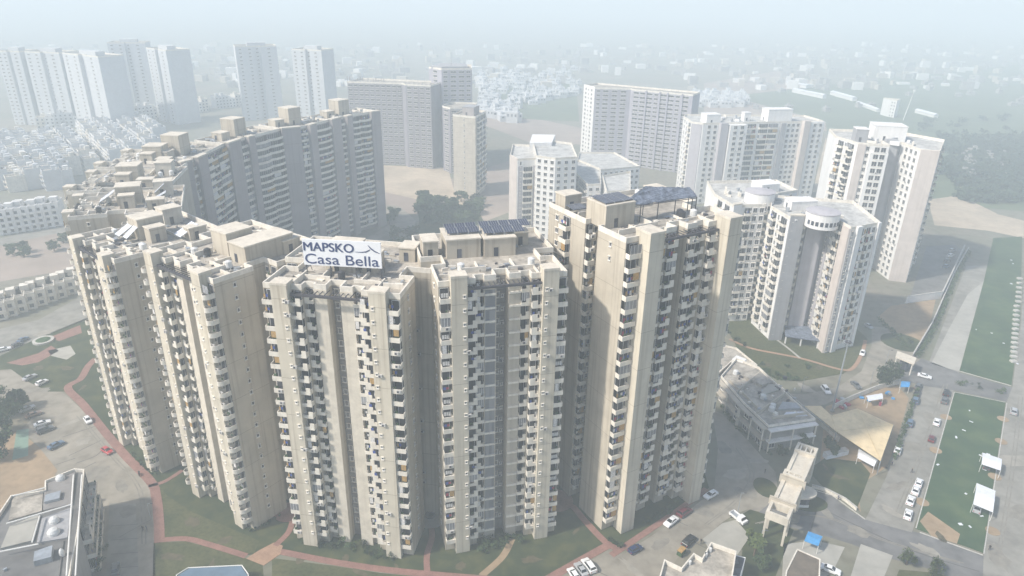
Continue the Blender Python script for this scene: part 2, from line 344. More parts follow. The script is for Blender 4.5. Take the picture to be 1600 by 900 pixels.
def casa(label, P1, P4, h, floors, capz, rear=True, detail=2, rearh=0, glazed=False, seed=1, rw=16.0, ew=2.4, pd=0.0, rooms=True, busy=False, estyle='full'):
    """A cream tower of the ring: stepped front between pillars, corner balconies, side walls, a wider rear wing."""
    rnd = random.Random(seed)
    P1 = Vector(P1[:2]); P4 = Vector(P4[:2]); t = (P4 - P1).normalized(); n = Vector((t.y, -t.x)); k = (P4 - P1).length / 23.0; O = (P1 + P4) / 2
    L = lambda u, w_: O + t * (u * k) - n * w_
    half = [(1.4, 5.6), (1.4, 2.8), (4.0, 2.8), (4.0, 3.6), (6.0, 3.6), (6.0, 1.9), (8.2, 1.9), (8.2, 0), (11.5, 0), (11.5, 1.6), (11.5 + ew, 1.6), (11.5 + ew, 11), (11, 11), (11, 15.5), (rw, 15.5), (rw, 30)]
    loc = [(-u, w_) for u, w_ in half[::-1]] + half
    T = Tower('apartment_tower', label, 'cream towers of the curved residential ring', [L(u, w_) for u, w_ in loc], h, floors)
    E = lambda a, b: (L(*a), L(*b))
    for sg in (-1, 1):
        def ed(a, b):
            a = (a[0] * sg, a[1]); b = (b[0] * sg, b[1]); return (L(*a), L(*b)) if sg > 0 else (L(*b), L(*a))
        # pillars rise above the roof
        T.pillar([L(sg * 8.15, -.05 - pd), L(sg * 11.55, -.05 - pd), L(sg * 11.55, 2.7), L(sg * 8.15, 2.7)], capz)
        if busy: e = ed((1.4, 2.8), (4.0, 2.8)); T.balc(*e, .05, 2.6 * k - .05, 1.0, 'stepl' if sg > 0 else 'stepr')
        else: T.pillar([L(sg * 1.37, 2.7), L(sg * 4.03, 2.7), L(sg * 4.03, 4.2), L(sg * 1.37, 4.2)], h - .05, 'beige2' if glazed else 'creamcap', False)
        e = ed((11.5, 1.6), (11.5 + ew, 1.6)); T.balc(*e, .1, ew * k - .1, 1.35, estyle)
        e = ed((4.0, 3.6), (6.0, 3.6)); T.balc(*e, .05, 2.0 * k - .05, 1.3, 'stepl' if sg < 0 else 'stepr')
        e = ed((6.0, 1.9), (8.2, 1.9)); T.balc(*e, .02, 2.2 * k - .02, 1.25, 'stepr' if sg < 0 else 'stepl')
        e = ed((8.2, 0), (11.5, 0)); 
        if not pd: T.wins(*e, .4 if sg > 0 else 2.3, .5, .6, .12, 1)
        e = ed((11.5 + ew, 1.6), (11.5 + ew, 11)); T.wins(*e, 4.2, .7, .9, .0, 22 if seed == 5 and sg < 0 else 1)

        e = ed((11, 15.5), (rw, 15.5)); plain = (seed, sg) in ((3, 1), (4, -1))
        if not plain: T.balc(*e, (rw - 11) * k * (.45 if sg > 0 else .05), (rw - 11) * k * (.95 if sg > 0 else .55), 1.3, 'full')
        T.wins(*e, .5 if sg > 0 else (rw - 11) * k - 1.5, .9, 1.2, .3, 1)
        e = ed((rw, 15.5), (rw, 30)); T.wins(*e, 3, 1.2, 1.2, .3, 1); T.balc(*e, 6, 9, 1.3, 'full')
        # drain pipes
        q = L(sg * 11.62, 1.2); MB().tube((q.x, q.y, 0), (q.x, q.y, h - 1), .09, .09, 6).build('drain_pipe', M['rail'], T.e)
    if glazed:
        for sg in (-1, 1):
            b = MB(); a_, c_ = L(sg * 1.45, 2.7), L(sg * 3.95, 2.7); m_ = (a_ + c_) / 2
            me_ = b.cbox((0, 0, 0), (c_ - a_).length, .7, .42, 0).mesh('floor_band', M['parapet'])
            for f in range(1, floors): place('floor_band', me_, T.e, (m_.x - T.c.x, m_.y - T.c.y, f * T.fh - .2), math.atan2(t.y, t.x))
            if sg < 0:
                a_, c_ = L(-3.85, 2.66), L(-1.6, 2.66); a2, c2 = L(-3.85, 3), L(-1.6, 3); MB().prism(ccw([a_, c_, c2, a2]), 3, h - 2).build('bay_glazing', M['bayglass'], T.e)
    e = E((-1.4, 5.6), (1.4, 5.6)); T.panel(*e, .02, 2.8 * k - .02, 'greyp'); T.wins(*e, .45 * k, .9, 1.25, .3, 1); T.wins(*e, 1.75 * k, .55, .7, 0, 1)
    # roof: dark pergola beam across the recess, lift room, tanks, upstand walls
    zb = h + .25
    fa, fb = L(-8.1, 1.0), L(8.1, 1.0); ang = math.atan2(t.y, t.x); mid = (fa + fb) / 2; Lw = (fb - fa).length
    b = MB().cbox((mid.x, mid.y, h - .95), Lw - .2, .5, .5, ang)
    for i in range(15):
        q = fa.lerp(fb, (i + .7) / 15.4) - n * 1.3; b.cbox((q.x, q.y, h - .42), .14, 2.6, .16, ang)
    b.build('roof_pergola', M['rail'], T.e)
    cb = T.h
    lx = rnd.uniform(-2.5, -1.0)
    if rooms: block(T.e, 'stair_room', [L(lx - 3.4, 12.5), L(lx + 3.0, 12.5), L(lx + 3.0, 19), L(lx - 3.4, 19)], h, h + 5.2 + rearh, 'cream')
    if rooms: block(T.e, 'lift_room', [L(lx + 4.0, 13.5), L(lx + 7.6, 13.5), L(lx + 7.6, 17.5), L(lx + 4.0, 17.5)], h, h + 3.6 + rearh, 'cream')
    block(T.e, 'stair_room', [L(7.5, 21), L(11.0, 21), L(11.0, 25.5), L(7.5, 25.5)], h, h + 3.0, 'cream')
    for i in range(4):
        u = rnd.uniform(-9.5, 9.5); w_ = rnd.choice([8.5, 10, 24, 27]); q = L(u, w_)
        b = MB().tube((q.x, q.y, h + .35), (q.x, q.y, h + 1.7), .75, .75, 12).tube((q.x, q.y, h + 1.7), (q.x, q.y, h + 1.95), .75, .25, 12)
        for dx, dy in ((-.5, -.5), (.5, -.5), (.5, .5), (-.5, .5)): b.box(q.x + dx - .08, q.y + dy - .08, h, q.x + dx + .08, q.y + dy + .08, h + .36)
        b.build('water_tank', M['tank'] if rnd.random() < .6 else M['tankb'], T.e)
    for u0, w0, u1, w1 in ((-8.2, 7.5, -2.5, 7.5), (8.2, 7.5, 2.5, 7.5), (-8.2, 3, -8.2, 9.5), (8.2, 3, 8.2, 9.5), (-rw + 1, 20, 6, 20), (-4, 7.6, -4, 12), (4, 7.6, 4, 12), (-13, 6.2, -9, 6.2), (9, 6.2, 13, 6.2)):
        a, c = L(u0, w0), L(u1, w1); d = (c - a).normalized(); m_ = (a + c) / 2
        MB().cbox((m_.x, m_.y, h), (c - a).length, .25, rnd.uniform(.5, 1.3), math.atan2(d.y, d.x)).build('roof_wall', M['parapet'], T.e)
    b = MB()
    for i in range(64):
        q = L(rnd.uniform(-12, 12), rnd.choice([rnd.uniform(7, 11), rnd.uniform(20, 29)])); b.cbox((q.x, q.y, h + .001), rnd.uniform(.3, 1.8), rnd.uniform(.2, .9), rnd.uniform(.1, .6), ang + rnd.uniform(-.4, .4), rnd.randint(0, 3))
    o = b.build('roof_clutter', [M['parapet'], M['rail'], M['tin'], M['roof']], T.e); o['kind'] = 'stuff'
    T.L = L; T.t = t; T.n = n; T.k = k; T.ang = ang
    return T
towers = {}
def g2(u, v, z=0): p = G(u, v, z); return p
#            label, front-left corner, front-right corner, height, floors, pillar top
T5 = casa('tallest cream tower, with the dark shingle canopy over its roof terrace', (26.3, 131.4), (48.2, 144.2), 73.5, 24, 76, seed=5, rw=14.5, ew=3.0, pd=1.8, rearh=-2.2, busy=True, rooms=False)
T4 = casa('cream tower with dark solar sheets on its rear roof, right of the sign tower', (-11.7, 122.7), (9.4, 128.4), 66.5, 22, 69, glazed=True, seed=4, rw=15.5, rooms=False)
T3 = casa('cream tower carrying the big white name sign on its roof', (-47.4, 124.6), (-24.2, 120.8), 64.5, 22, 66.3, seed=3)
T2 = casa('cream tower with small flank windows in a single column, left of the sign tower', (-80.6, 141.6), (-63.3, 129.2), 63.8, 22, 66, seed=2, estyle='curve')
T1 = casa('cream tower with curved balconies next to a plain flank, standing by the red path bend', (-110.5, 162.6), (-94.8, 149.4), 59.8, 21, 61.5, seed=8, estyle='curve')
T0 = casa('hazy cream tower behind the red path bend tower, first of the roofs going back', (-131, 200), (-123.5, 181.5), 59.8, 21, 61.5, seed=9, detail=1)
TA = casa('hazy cream tower, second of the roofs going back towards the row houses', (-143, 229), (-138.5, 207), 59.8, 21, 61.5, seed=10, detail=1)
TB = casa('hazy cream tower at the far left turn of the ring, beside the curved slab', (-148, 262), (-146.5, 238), 59.8, 21, 61.5, seed=11, detail=1)
for T in (T5, T4, T3, T2): T.finish()
T1.finish(100, 60)
for T in (T0, TA, TB): T.finish(40, 20)
# ------------------------------------------------------------------ dressing of the front towers
def lt(T, u, w_, z): q = T.L(u, w_); return Vector((q.x, q.y, z))
# sign on the roof of T3
def sign():
    a = G(478, 416, 73.5 - 4.6 + 0); 
    A = lt(T3, -8.4, 9.0, 67.0); B_ = lt(T3, 7.5, 10.2, 67.0)
    t = (B_ - A); Wd = t.length; t.normalize(); n = Vector((t.y, -t.x, 0)); ang = math.atan2(t.y, t.x); H = 5.6
    e = thing('name_sign', 'big white rooftop sign with blue lettering above the middle tower', 'sign', (A.x, A.y, 64.5), ang)
    b = MB().box(0, -.15, 2.5, Wd, .15, 2.5 + H); o = MB(); o.merge(b, Matrix.Identity(4))
    p = bpy.data.objects.new('panel', b.mesh('panel', M['signw'])); C.objects.link(p); p.parent = e
    fr = MB()
    for x in (0.3, Wd * .33, Wd * .66, Wd - .3):
        fr.box(x - .09, .16, 0, x + .09, .34, 2.4 + H); fr.tube((x, .3, 2 + H * .6), (x, 3.0, 0), .07, .07, 5)
    fr.box(0, .16, 2.9, Wd, .3, 3.05); fr.box(0, .16, 2.1 + H, Wd, .3, 2.25 + H)
    q = bpy.data.objects.new('steel_frame', fr.mesh('steel_frame', M['rail'])); C.objects.link(q); q.parent = e
    def text(s, x, z, size, wid, off, name, sp=1.0):
        cu = bpy.data.curves.new('lettering', 'FONT'); cu.body = s; cu.size = size; cu.extrude = .03; cu.offset = max(0, off); cu.space_character = sp
        ob = bpy.data.objects.new('lettering', cu); C.objects.link(ob); bpy.context.view_layer.update()
        me = bpy.data.meshes.new_from_object(ob.evaluated_get(bpy.context.evaluated_depsgraph_get())); bpy.data.objects.remove(ob)
        xs = [v.co.x for v in me.vertices]; k = wid / (max(xs) - min(xs)); x00 = min(xs)
        for v in me.vertices: v.co = Vector((x + (v.co.x - x00) * k, -.19 - v.co.z, z + v.co.y))
        if off < 0:                                                  # bold: the same outline struck three times, each a hair prouder
            bm = bmesh.new()
            for i in range(3):
                m2 = me.copy(); m2.transform(Matrix.Translation(((i - 1) * .055, -.003 * i, (i % 2) * .03))); bm.from_mesh(m2)
            bm.to_mesh(me); bm.free()
        me.materials.clear(); me.materials.append(M['navy'])
        o = bpy.data.objects.new(name, me); C.objects.link(o); o.parent = e
    text('MAPSKO', .25, 2.5 + H * .565, 2.65, Wd * .64, -1, 'lettering')
    text('Casa Bella', .35, 2.5 + H * .07, 3.1, Wd * .945, .0, 'lettering')
    # the small roof-and-line emblem right of the upper word
    em = MB()
    def stroke(pts, w0):
        for (x0, z0, a0), (x1, z1, a1) in zip(pts, pts[1:]):
            d = Vector((x1 - x0, 0, z1 - z0)).normalized(); nn = Vector((-d.z, 0, d.x))
            P = [Vector((x0, 0, z0)) + nn * a0 * w0, Vector((x1, 0, z1)) + nn * a1 * w0, Vector((x1, 0, z1)) - nn * a1 * w0, Vector((x0, 0, z0)) - nn * a0 * w0]
            em.add([p + Vector((0, -.20, 0)) for p in P] + [p + Vector((0, -.16, 0)) for p in P], [(3, 2, 1, 0), (0, 1, 5, 4), (1, 2, 6, 5), (2, 3, 7, 6), (3, 0, 4, 7)])
    X = lambda f: Wd * f; Z = lambda f: 2.5 + H * f
    stroke([(X(.665), Z(.60), .3), (X(.76), Z(.60), .8), (X(.82), Z(.63), 1), (X(.865), Z(.72), .5)], .10)
    stroke([(X(.84), Z(.88), .3), (X(.875), Z(.76), 1), (X(.925), Z(.65), 1), (X(.985), Z(.58), .3)], .13)
    stroke([(X(.80), Z(.60), .6), (X(.835), Z(.66), 1), (X(.86), Z(.70), .5)], .12)
    o = bpy.data.objects.new('emblem', em.mesh('emblem', M['navy'])); C.objects.link(o); o.parent = e
sign()
# the white wall with door behind the sign is the roof room of T3, already built; T4: solar sheets on the rear roof
def sheets(T, label, name, rows, z, tilt=.9):
    white = name == 'roof_sheets'
    e = thing('roof_sheeting' if white else name, label, 'roof sheets' if white else 'solar panels', (T.c.x, T.c.y, z)); fr = MB()
    for (u, w_, du, dw) in rows:
        c = [lt(T, u, w_, z + .5), lt(T, u + du, w_, z + .5), lt(T, u + du, w_ + dw, z + .5 + tilt), lt(T, u, w_ + dw, z + .5 + tilt)]
        MB().add([p - Vector((0, 0, .08)) for p in c] + c, [(3, 2, 1, 0), (4, 5, 6, 7), (0, 1, 5, 4), (1, 2, 6, 5), (2, 3, 7, 6), (3, 0, 4, 7)]).build('roof_sheet' if white else 'solar_panel', M['wsheet' if white else 'solar'], e)
        for i in range(5):
            q0 = c[0].lerp(c[1], i / 4); q1 = c[3].lerp(c[2], i / 4); fr.tube(q0 + Vector((0, 0, .03)), q1 + Vector((0, 0, .03)), .035, .035, 4)
        for q in c: fr.tube((q.x, q.y, z), q, .05, .05, 5)
    fr.build('frame', M['tin'], e); return e
MB_ = MB
block(T4.e, 'plant_room', [lt(T4, -9.5, 16, 0), lt(T4, -1.7, 16, 0), lt(T4, -1.7, 24, 0), lt(T4, -9.5, 24, 0)], 66.5, 70.6, 'cream')
block(T4.e, 'plant_room', [lt(T4, -1.0, 15.4, 0), lt(T4, 6.3, 15.4, 0), lt(T4, 6.3, 24, 0), lt(T4, -1.0, 24, 0)], 66.5, 70.5, 'cream')
block(T4.e, 'stair_room', [lt(T4, -14.6, 17, 0), lt(T4, -11.2, 17, 0), lt(T4, -11.2, 22, 0), lt(T4, -14.6, 22, 0)], 66.5, 70.2, 'cream')
sheets(T4, 'tilted dark blue solar panels on the rear roof of the tower right of the sign', 'solar_array', [(-8.8 + 2.5 * i, 18.5, 2.3, 2.3) for i in range(3)] + [(-.6 + 2.4 * i, 17, 2.2, 3.4) for i in range(4)] + [(-8.8 + 2.5 * i, 21.3, 2.3, 2.3) for i in range(3)] + [(-.6 + 2.4 * i, 20.8, 2.2, 3.0) for i in range(5)], 70.9, .5)
# T5: canopy of dark shingles over the terrace, panels
def canopy():
    z = 78.6; c = [(938, 322), (975, 334), (1088, 300), (1035, 285)]
    P = [lt(T5, -10.5, 12.0, z + .2), lt(T5, -3.6, 8.8, z - .6), lt(T5, 9.0, 10.5, z - .2), lt(T5, 7.0, 18.5, z + 1.6), lt(T5, -3.0, 19.5, z + 2.2)]
    e = thing('roof_canopy', 'dark shingled canopy on thin black posts on the tallest tower roof', 'canopy', (P[1].x, P[1].y, 73.5))
    up_ = Vector((0, 0, .18)); rnd = random.Random(3)
    A, B_, Cc, D = G(966, 323, 77.6), G(1089, 307, 77.6), G(1078, 293, 79.0), G(1008, 291, 80.2)
    n, mm = 16, 10; V = []; 
    for j in range(mm + 1):
        for i in range(n + 1):
            p = A.lerp(B_, i / n).lerp(D.lerp(Cc, i / n), j / mm); V.append(p + Vector((0, 0, .12 * math.sin(math.pi * j / mm) + rnd.uniform(-.10, .10))))
    F = [(j * (n + 1) + i, j * (n + 1) + i + 1, (j + 1) * (n + 1) + i + 1, (j + 1) * (n + 1) + i) for j in range(mm) for i in range(n)]
    N = len(V); b = MB().add(V + [p - up_ for p in V], F + [tuple(N + k for k in f[::-1]) for f in F])
    ring = [i for i in range(n + 1)] + [j * (n + 1) + n for j in range(1, mm + 1)] + [mm * (n + 1) + i for i in range(n - 1, -1, -1)] + [j * (n + 1) for j in range(mm - 1, 0, -1)]
    b.add([V[i] for i in ring] + [V[i] - up_ for i in ring], [(k, len(ring) + k, len(ring) + (k + 1) % len(ring), (k + 1) % len(ring)) for k in range(len(ring))])
    b.build('shingle_roof', M['shingle'], e)
    bb = MB()
    for p, q in ((A, B_), (B_, Cc), (Cc, D), (D, A)): bb.tube(p - up_ * 2, q - up_ * 2, .1, .1, 5)
    bb.build('beam', M['rail'], e)
    for p in [A, A.lerp(B_, .28), A.lerp(B_, .5), A.lerp(B_, .72), B_, B_.lerp(Cc, .5), Cc, D, D.lerp(A, .5)]:
        MB().tube((p.x, p.y, 73.5), (p.x, p.y, p.z - .2), .11, .11, 6).build('post', M['rail'], e)
canopy()
block(T5.e, 'plant_room', [lt(T5, -13.2, 10.5, 0), lt(T5, -6.2, 10.5, 0), lt(T5, -6.2, 17.5, 0), lt(T5, -13.2, 17.5, 0)], 73.5, 78.4, 'cream', over=.1)
sheets(T5, 'flat dark solar panels beside the shingled canopy on the tallest tower', 'solar_array', [(-13 + 2.3 * i, 11.2, 2.1, 5.4) for i in range(3)], 78.5, .25)
sheets(T5, 'small blue solar panels on the rear left wing of the tallest tower', 'solar_array', [(-14 + 1.7 * i, 21, 1.5, 3) for i in range(2)], 74.6, .3)
block(T5.e, 'stair_room', [lt(T5, -13.6, 25, 0), lt(T5, -9.6, 25, 0), lt(T5, -9.6, 29, 0), lt(T5, -13.6, 29, 0)], 73.5, 77.0, 'cream')
block(T2.e, 'plant_room', [lt(T2, 4, 11.6, 0), lt(T2, 10.5, 11.6, 0), lt(T2, 10.5, 24, 0), lt(T2, 4, 24, 0)], 63.8, 68.0, 'cream')

sheets(T1, 'tilted white roof sheets on the tower by the red path bend', 'roof_sheets', [(-6, 9, 3, 4), (-2, 9.5, 2.6, 3), (6, 19, 4, 5)], 60.6, 2.2)
sheets(T0, 'tilted pale roof sheets on the first hazy tower behind the path bend tower', 'roof_sheets', [(-3, 8, 5, 4), (4, 21, 3, 5), (-9, 22, 4, 3)], 60.8, 2.6)
sheets(TA, 'tilted pale roof sheets on the second hazy tower going back', 'roof_sheets', [(2, 7, 5, 4), (-8, 9, 3, 5)], 60.8, 2.4)
for T in (T1, T0, TA):
    block(T.e, 'stair_room', [lt(T, -12, 22, 0), lt(T, -7, 22, 0), lt(T, -7, 27, 0), lt(T, -12, 27, 0)], T.h, T.h + 4.2, 'creamcap')
# ------------------------------------------------------------------ curved slab closing the ring at the left back
def slab(label, bays, seed, hh=60.0, depth=15):
    pts = [G(u, v, 61) for u, v, k in bays]
    a, z = pts[0], pts[-1]; t = (z - a).normalized(); n = Vector((t.y, -t.x, 0))
    T = Tower('curved_apartment_tower', label, 'curved apartment towers at the back of the ring', [p.xy for p in pts] + [(z - n * depth).xy, (a - n * depth).xy], hh, 21, 'slabwall')
    for (p, q, k) in [(pts[i], pts[i + 1], bays[i][2]) for i in range(len(bays) - 1)]:
        L = (q - p).length; d = (q - p).normalized(); m_ = Vector((d.y, -d.x, 0))
        if k == 'P': T.pillar([p + m_ * 2.2, q + m_ * 2.2, q - m_ * .2, p - m_ * .2], hh + 1.4, 'slabwall')
        elif k == 'B': T.balc(p, q, .1, L - .1, 1.2, 'full')
        elif k == 'C':
            m = max(1, round(L / 8)); 
            for i in range(m): T.balc(p, q, L * i / m + .05, L * (i + 1) / m - .05, 1.5, 'curve')
        elif k == 'S':
            T.balc(p, q, .1, L * .5, 1.5, 'stepl'); T.balc(p, q, L * .55, L - .1, 1.3, 'full')
    c = (a + z) / 2 - n * 8
    P = lambda s, w_: c + t * s - n * w_
    block(T.e, 'stair_room', [P(-4, -2), P(3, -2), P(3, 5), P(-4, 5)], hh, hh + 7.5, 'cream', over=.1)
    block(T.e, 'lift_room', [P(-11, -1), P(-6, -1), P(-6, 4), P(-11, 4)], hh, hh + 3, 'cream')
    r = random.Random(seed); b = MB()
    for i in range(30):
        q = P(r.uniform(-14, 14), r.uniform(-5, 5)); b.cbox((q.x, q.y, hh + .01), r.uniform(.4, 5), r.uniform(.2, 1.2), r.uniform(.2, 1.4), math.atan2(t.y, t.x) + r.choice((0, 1.57)), r.randint(0, 2))
    b.build('roof_clutter', [M['parapet'], M['roof'], M['tin']], T.e)['kind'] = 'stuff'
    T.finish(100, 10)
slab('curved slab tower with wavy stepped balconies, nearest section of the slab', [(276, 254, 'P'), (294, 250, 'B'), (301, 247, 'P'), (315, 241, 'S'), (350, 224, '')], 1)
slab('curved slab tower with wide shallow balconies, second section from the near end', [(350, 224, 'P'), (369, 218, 'B'), (383, 214, 'P'), (393, 212, 'C'), (438, 200.5, '')], 2)
slab('curved slab tower with bowed balconies, third section from the near end', [(438, 200.5, 'P'), (467, 198, 'B'), (478, 196, 'P'), (488, 193, 'C'), (513, 187, '')], 3)
slab('curved slab tower with bowed balconies and the free outer end pillar', [(513, 187, 'P'), (527, 183.5, 'B'), (537, 182, 'P'), (545, 180, 'C'), (576, 175, 'P'), (590, 173, '')], 4)

# ------------------------------------------------------------------ white towers on the right
def lobe(T, p, q, f0, f1, d, z, m, ztop=None):
    """A block standing forward of a facade between fractions f0 and f1."""
    p = Vector(p[:2]); q = Vector(q[:2]); t = (q - p).normalized(); n = Vector((t.y, -t.x)); a = p.lerp(q, f0); b = p.lerp(q, f1)
    T.pillar([a + n * d, b + n * d, b - n * .1, a - n * .1], z, m, False, 'facade_block')
    return (a + n * d, b + n * d)
def drum(T, c, r, z0, z1):
    b = MB().tube((c[0], c[1], z0), (c[0], c[1], z1), r, r, 32)
    b.build('roof_drum', M['white'], T.e); MB().tube((c[0], c[1], z1 + .002), (c[0], c[1], z1 + .3), r + .12, r + .12, 32).tube((c[0], c[1], z1 + .302), (c[0], c[1], z1 + .9), r, r * .3, 32).build('drum_cap', M['lilac'], T.e)
    for i in range(10):
        a = math.radians(200 + 16 * i); q = Vector((c[0] + math.cos(a) * r, c[1] + math.sin(a) * r, z0 + 1.2))
        MB().cbox((q.x, q.y, q.z), .12, 1.0, 1.5, a).build('drum_window', M['glass'], T.e)
def grid(T, p, q, xs, w, h=1.9, ac=.15, f0=0, f1=None):
    L = (Vector(q[:2]) - Vector(p[:2])).length
    for x in xs: T.wins(p, q, x * L - w / 2, w, h, ac, f0, f1)
def rtop(T, h, seed, pts):
    r = random.Random(seed); b = MB()
    for i in range(16):
        q = random.Random(seed * 31 + i); x = T.c.x + q.uniform(-10, 10); y = T.c.y + q.uniform(-9, 9)
        b.cbox((x, y, h), q.uniform(.6, 4), q.uniform(.3, 1.6), q.uniform(.3, 2.2), q.uniform(0, 3), q.randint(0, 2))
    b.build('roof_clutter', [M['white'], M['tin'], M['parapet']], T.e)['kind'] = 'stuff'
WG = 'white towers on the right'
# B: nearest white tower
h = 47
o = [(94.6, 247), (97.0, 232.5), (101.5, 233), (104.2, 238.5), (112.6, 238), (113.6, 223), (126.6, 229.5), (129, 256), (100, 262)]
B = Tower('white_apartment_tower', 'nearest white tower with a round drum over its recessed core, beside the clubhouse', WG, o, h, 15, 'white', roofmat='wroof')
V = [Vector(p) for p in o]
B.balc(V[0], V[1], 1.2, 5.2, 1.2, 'stepl'); B.balc(V[0], V[1], 8.2, 12.4, 1.2, 'full'); grid(B, V[0], V[1], [.45], 1.0)
B.pillar([(96.6, 232.2), (101.6, 232.6), (101.4, 234.5), (97, 234)], h + 2, 'greyb'); grid(B, V[1], V[2], [.15], .5, 1.6)
B.balc(V[2], V[3], .6, 3.2, 1.0, 'full'); grid(B, V[2], V[3], [.75], 1.2)
B.panel(V[3], V[4], .05, 8.3, 'lilac'); grid(B, V[3], V[4], [.2, .75], .9)
p = lobe(B, V[4], V[5], .02, .22, .5, h, 'lilac'); grid(B, *p, [.5], .8, 1.6)
B.balc(V[4], V[5], 5.2, 8.6, 1.4, 'stepr'); B.balc(V[4], V[5], 8.8, 10.2, 1.0, 'full')
p = lobe(B, V[4], V[5], .70, 1.0, .6, h + .5, 'pinkp')
p = lobe(B, V[5], V[6], .0, .10, .3, h, 'greyb'); grid(B, *p, [.5], .6)
p = lobe(B, V[5], V[6], .17, .34, .9, h + 1, 'white')
B.balc(V[5], V[6], 5.2, 6.8, .9, 'full'); B.balc(V[5], V[6], 8.0, 10.2, .8, 'full'); grid(B, V[5], V[6], [.8], 1.5)
p = lobe(B, V[5], V[6], .90, 1.0, .6, h + 1, 'white')
drum(B, (107.4, 232), 5.6, h - 1.5, h + 3.6); B.pillar([(104.5, 236), (110, 235.6), (110, 240), (104.5, 240)], h + 2, 'lilac', False)
block(B.e, 'stair_room', [(101, 244), (111, 246), (110, 252), (100.5, 250)], h, h + 3.2, 'white', 'white'); MB().add([(103.5, 236.5, 4.6), (112, 235.5, 4.6), (113, 226, 3.4), (101.5, 229.5, 3.4), (103.5, 236.5, 4.3), (112, 235.5, 4.3), (113, 226, 3.1), (101.5, 229.5, 3.1)], [(3, 2, 1, 0), (4, 5, 6, 7), (0, 1, 5, 4), (1, 2, 6, 5), (2, 3, 7, 6), (3, 0, 4, 7)]).build('entrance_porch', M['shingle'], B.e)
for q in ((102, 230), (107, 228.2), (112.6, 226.6)): MB().box(q[0] - .2, q[1] - .2, 0, q[0] + .2, q[1] + .2, 3.2).build('porch_column', M['white'], B.e)
rtop(B, h, 1, o); B.finish(100, 100)
# B2: behind it
o = [(78, 262), (81, 246), (85, 248), (93.5, 249), (98, 262), (113, 270), (110, 286), (80, 282)]
B2 = Tower('white_apartment_tower', 'white tower with a domed round drum, just behind the nearest white tower', WG, o, 47, 15, 'white', roofmat='wroof'); V = [Vector(p) for p in o]
B2.balc(V[0], V[1], 3, 7, 1.2, 'stepl'); B2.balc(V[0], V[1], 9, 13, 1.2, 'full'); B2.pillar([(80.7, 245.6), (84.2, 247.4), (84, 249), (81, 248)], 48.5, 'white')
B2.balc(V[2], V[3], .5, 3.4, .9, 'full'); grid(B2, V[2], V[3], [.55, .85], 1.6); B2.balc(V[3], V[4], 1, 5, 1.1, 'full'); grid(B2, V[3], V[4], [.6, .85], 1.2); grid(B2, V[4], V[5], [.2, .5, .8], 1.4)
drum(B2, (93, 255.5), 5.4, 44, 51); block(B2.e, 'stair_room', [(98, 268), (106, 271), (104, 278), (96, 275)], 47, 50, 'white', 'white'); rtop(B2, 47, 2, o); B2.finish(60, 60)
# E: long white tower
pz = lambda u, v, z=48: G(u, v, z)
a0, a1, a2, a3 = pz(1068, 184), pz(1081, 193), pz(1099, 195), pz(1286, 191)
d = (a3 - a2).normalized(); nn = Vector((d.y, -d.x, 0))
o = [a0.xy, a1.xy, a2.xy, a3.xy, (a3 - nn * 20).xy, (a0 + Vector((3, 8, 0))).xy]
E = Tower('white_apartment_tower', 'long white tower far behind the dark shingled canopy, with a boxy roof room', WG, o, 48, 15, 'white', roofmat='wroof'); V = [Vector(p) for p in o]
grid(E, V[0], V[1], [.2, .45, .7], 1.5); E.balc(V[0], V[1], 14, 18, 1.2, 'full')
p = lobe(E, V[1], V[2], .0, .9, .4, 48, 'lilac')
grid(E, V[2], V[3], [.05, .10], 1.8); p = lobe(E, V[2], V[3], .13, .19, 2.5, 49, 'lilac'); p = lobe(E, V[2], V[3], .20, .34, 3.5, 48, 'white'); grid(E, *p, [.3, .7], 2.2)
for x in (.36, .46, .54): Lf = (V[3] - V[2]).length; E.balc(V[2], V[3], x * Lf, (x + .075) * Lf, 1.0, 'full')
p = lobe(E, V[2], V[3], .64, .68, 1.0, 48, 'greyb'); grid(E, V[2], V[3], [.71, .75, .79], 1.8)
p = lobe(E, V[2], V[3], .82, .87, 3.0, 49.5, 'pinkp'); p = lobe(E, V[2], V[3], .88, 1.0, 2.2, 48.5, 'white'); grid(E, *p, [.3, .7], 1.8)
c = (a2 + a3) / 2 - nn * 8
def bx(c, d, s0, s1, w0, w1): n_ = Vector((d.y, -d.x, 0)); return [c + d * s0 - n_ * w0, c + d * s1 - n_ * w0, c + d * s1 - n_ * w1, c + d * s0 - n_ * w1]
block(E.e, 'stair_room', bx(c, d, 5, 21, -3, 5), 48, 55, 'white', 'white'); block(E.e, 'stair_room', bx(c, d, -36, -27, -5, 3), 48, 53, 'white', 'white'); block(E.e, 'tank_room', bx(c, d, -9, -5, 0, 4), 48, 53, 'white', 'white')
rtop(E, 48, 3, o); E.finish(60, 100)
# C: tallest white tower, right
o = [(147.5, 321), (151, 306.5), (163.5, 303.5), (164.2, 312), (172, 309.5), (172.3, 294.8), (179.2, 292.4), (195, 317), (184, 336), (152, 340)]
Cc = Tower('white_apartment_tower', 'tallest white tower at the right, with grey core and stone coloured flank', WG, o, 59, 19, 'white', roofmat='wroof'); V = [Vector(p) for p in o]
Cc.balc(V[0], V[1], 2, 6, 1.3, 'full'); Cc.balc(V[0], V[1], 8, 13, 1.3, 'stepl')
p = lobe(Cc, V[1], V[2], .0, .26, .5, 59.5, 'pinkp'); grid(Cc, V[1], V[2], [.34], 1.3)
p = lobe(Cc, V[1], V[2], .42, .98, 1.8, 56.5, 'white'); grid(Cc, *p, [.32, .68], 2.1, 2.1)
Cc.panel(V[3], V[4], .05, 8.0, 'greyb', name='core_wall'); Cc.pillar([(164.6, 309), (169.5, 307.6), (170, 312), (165, 312)], 61, 'greyb', False)
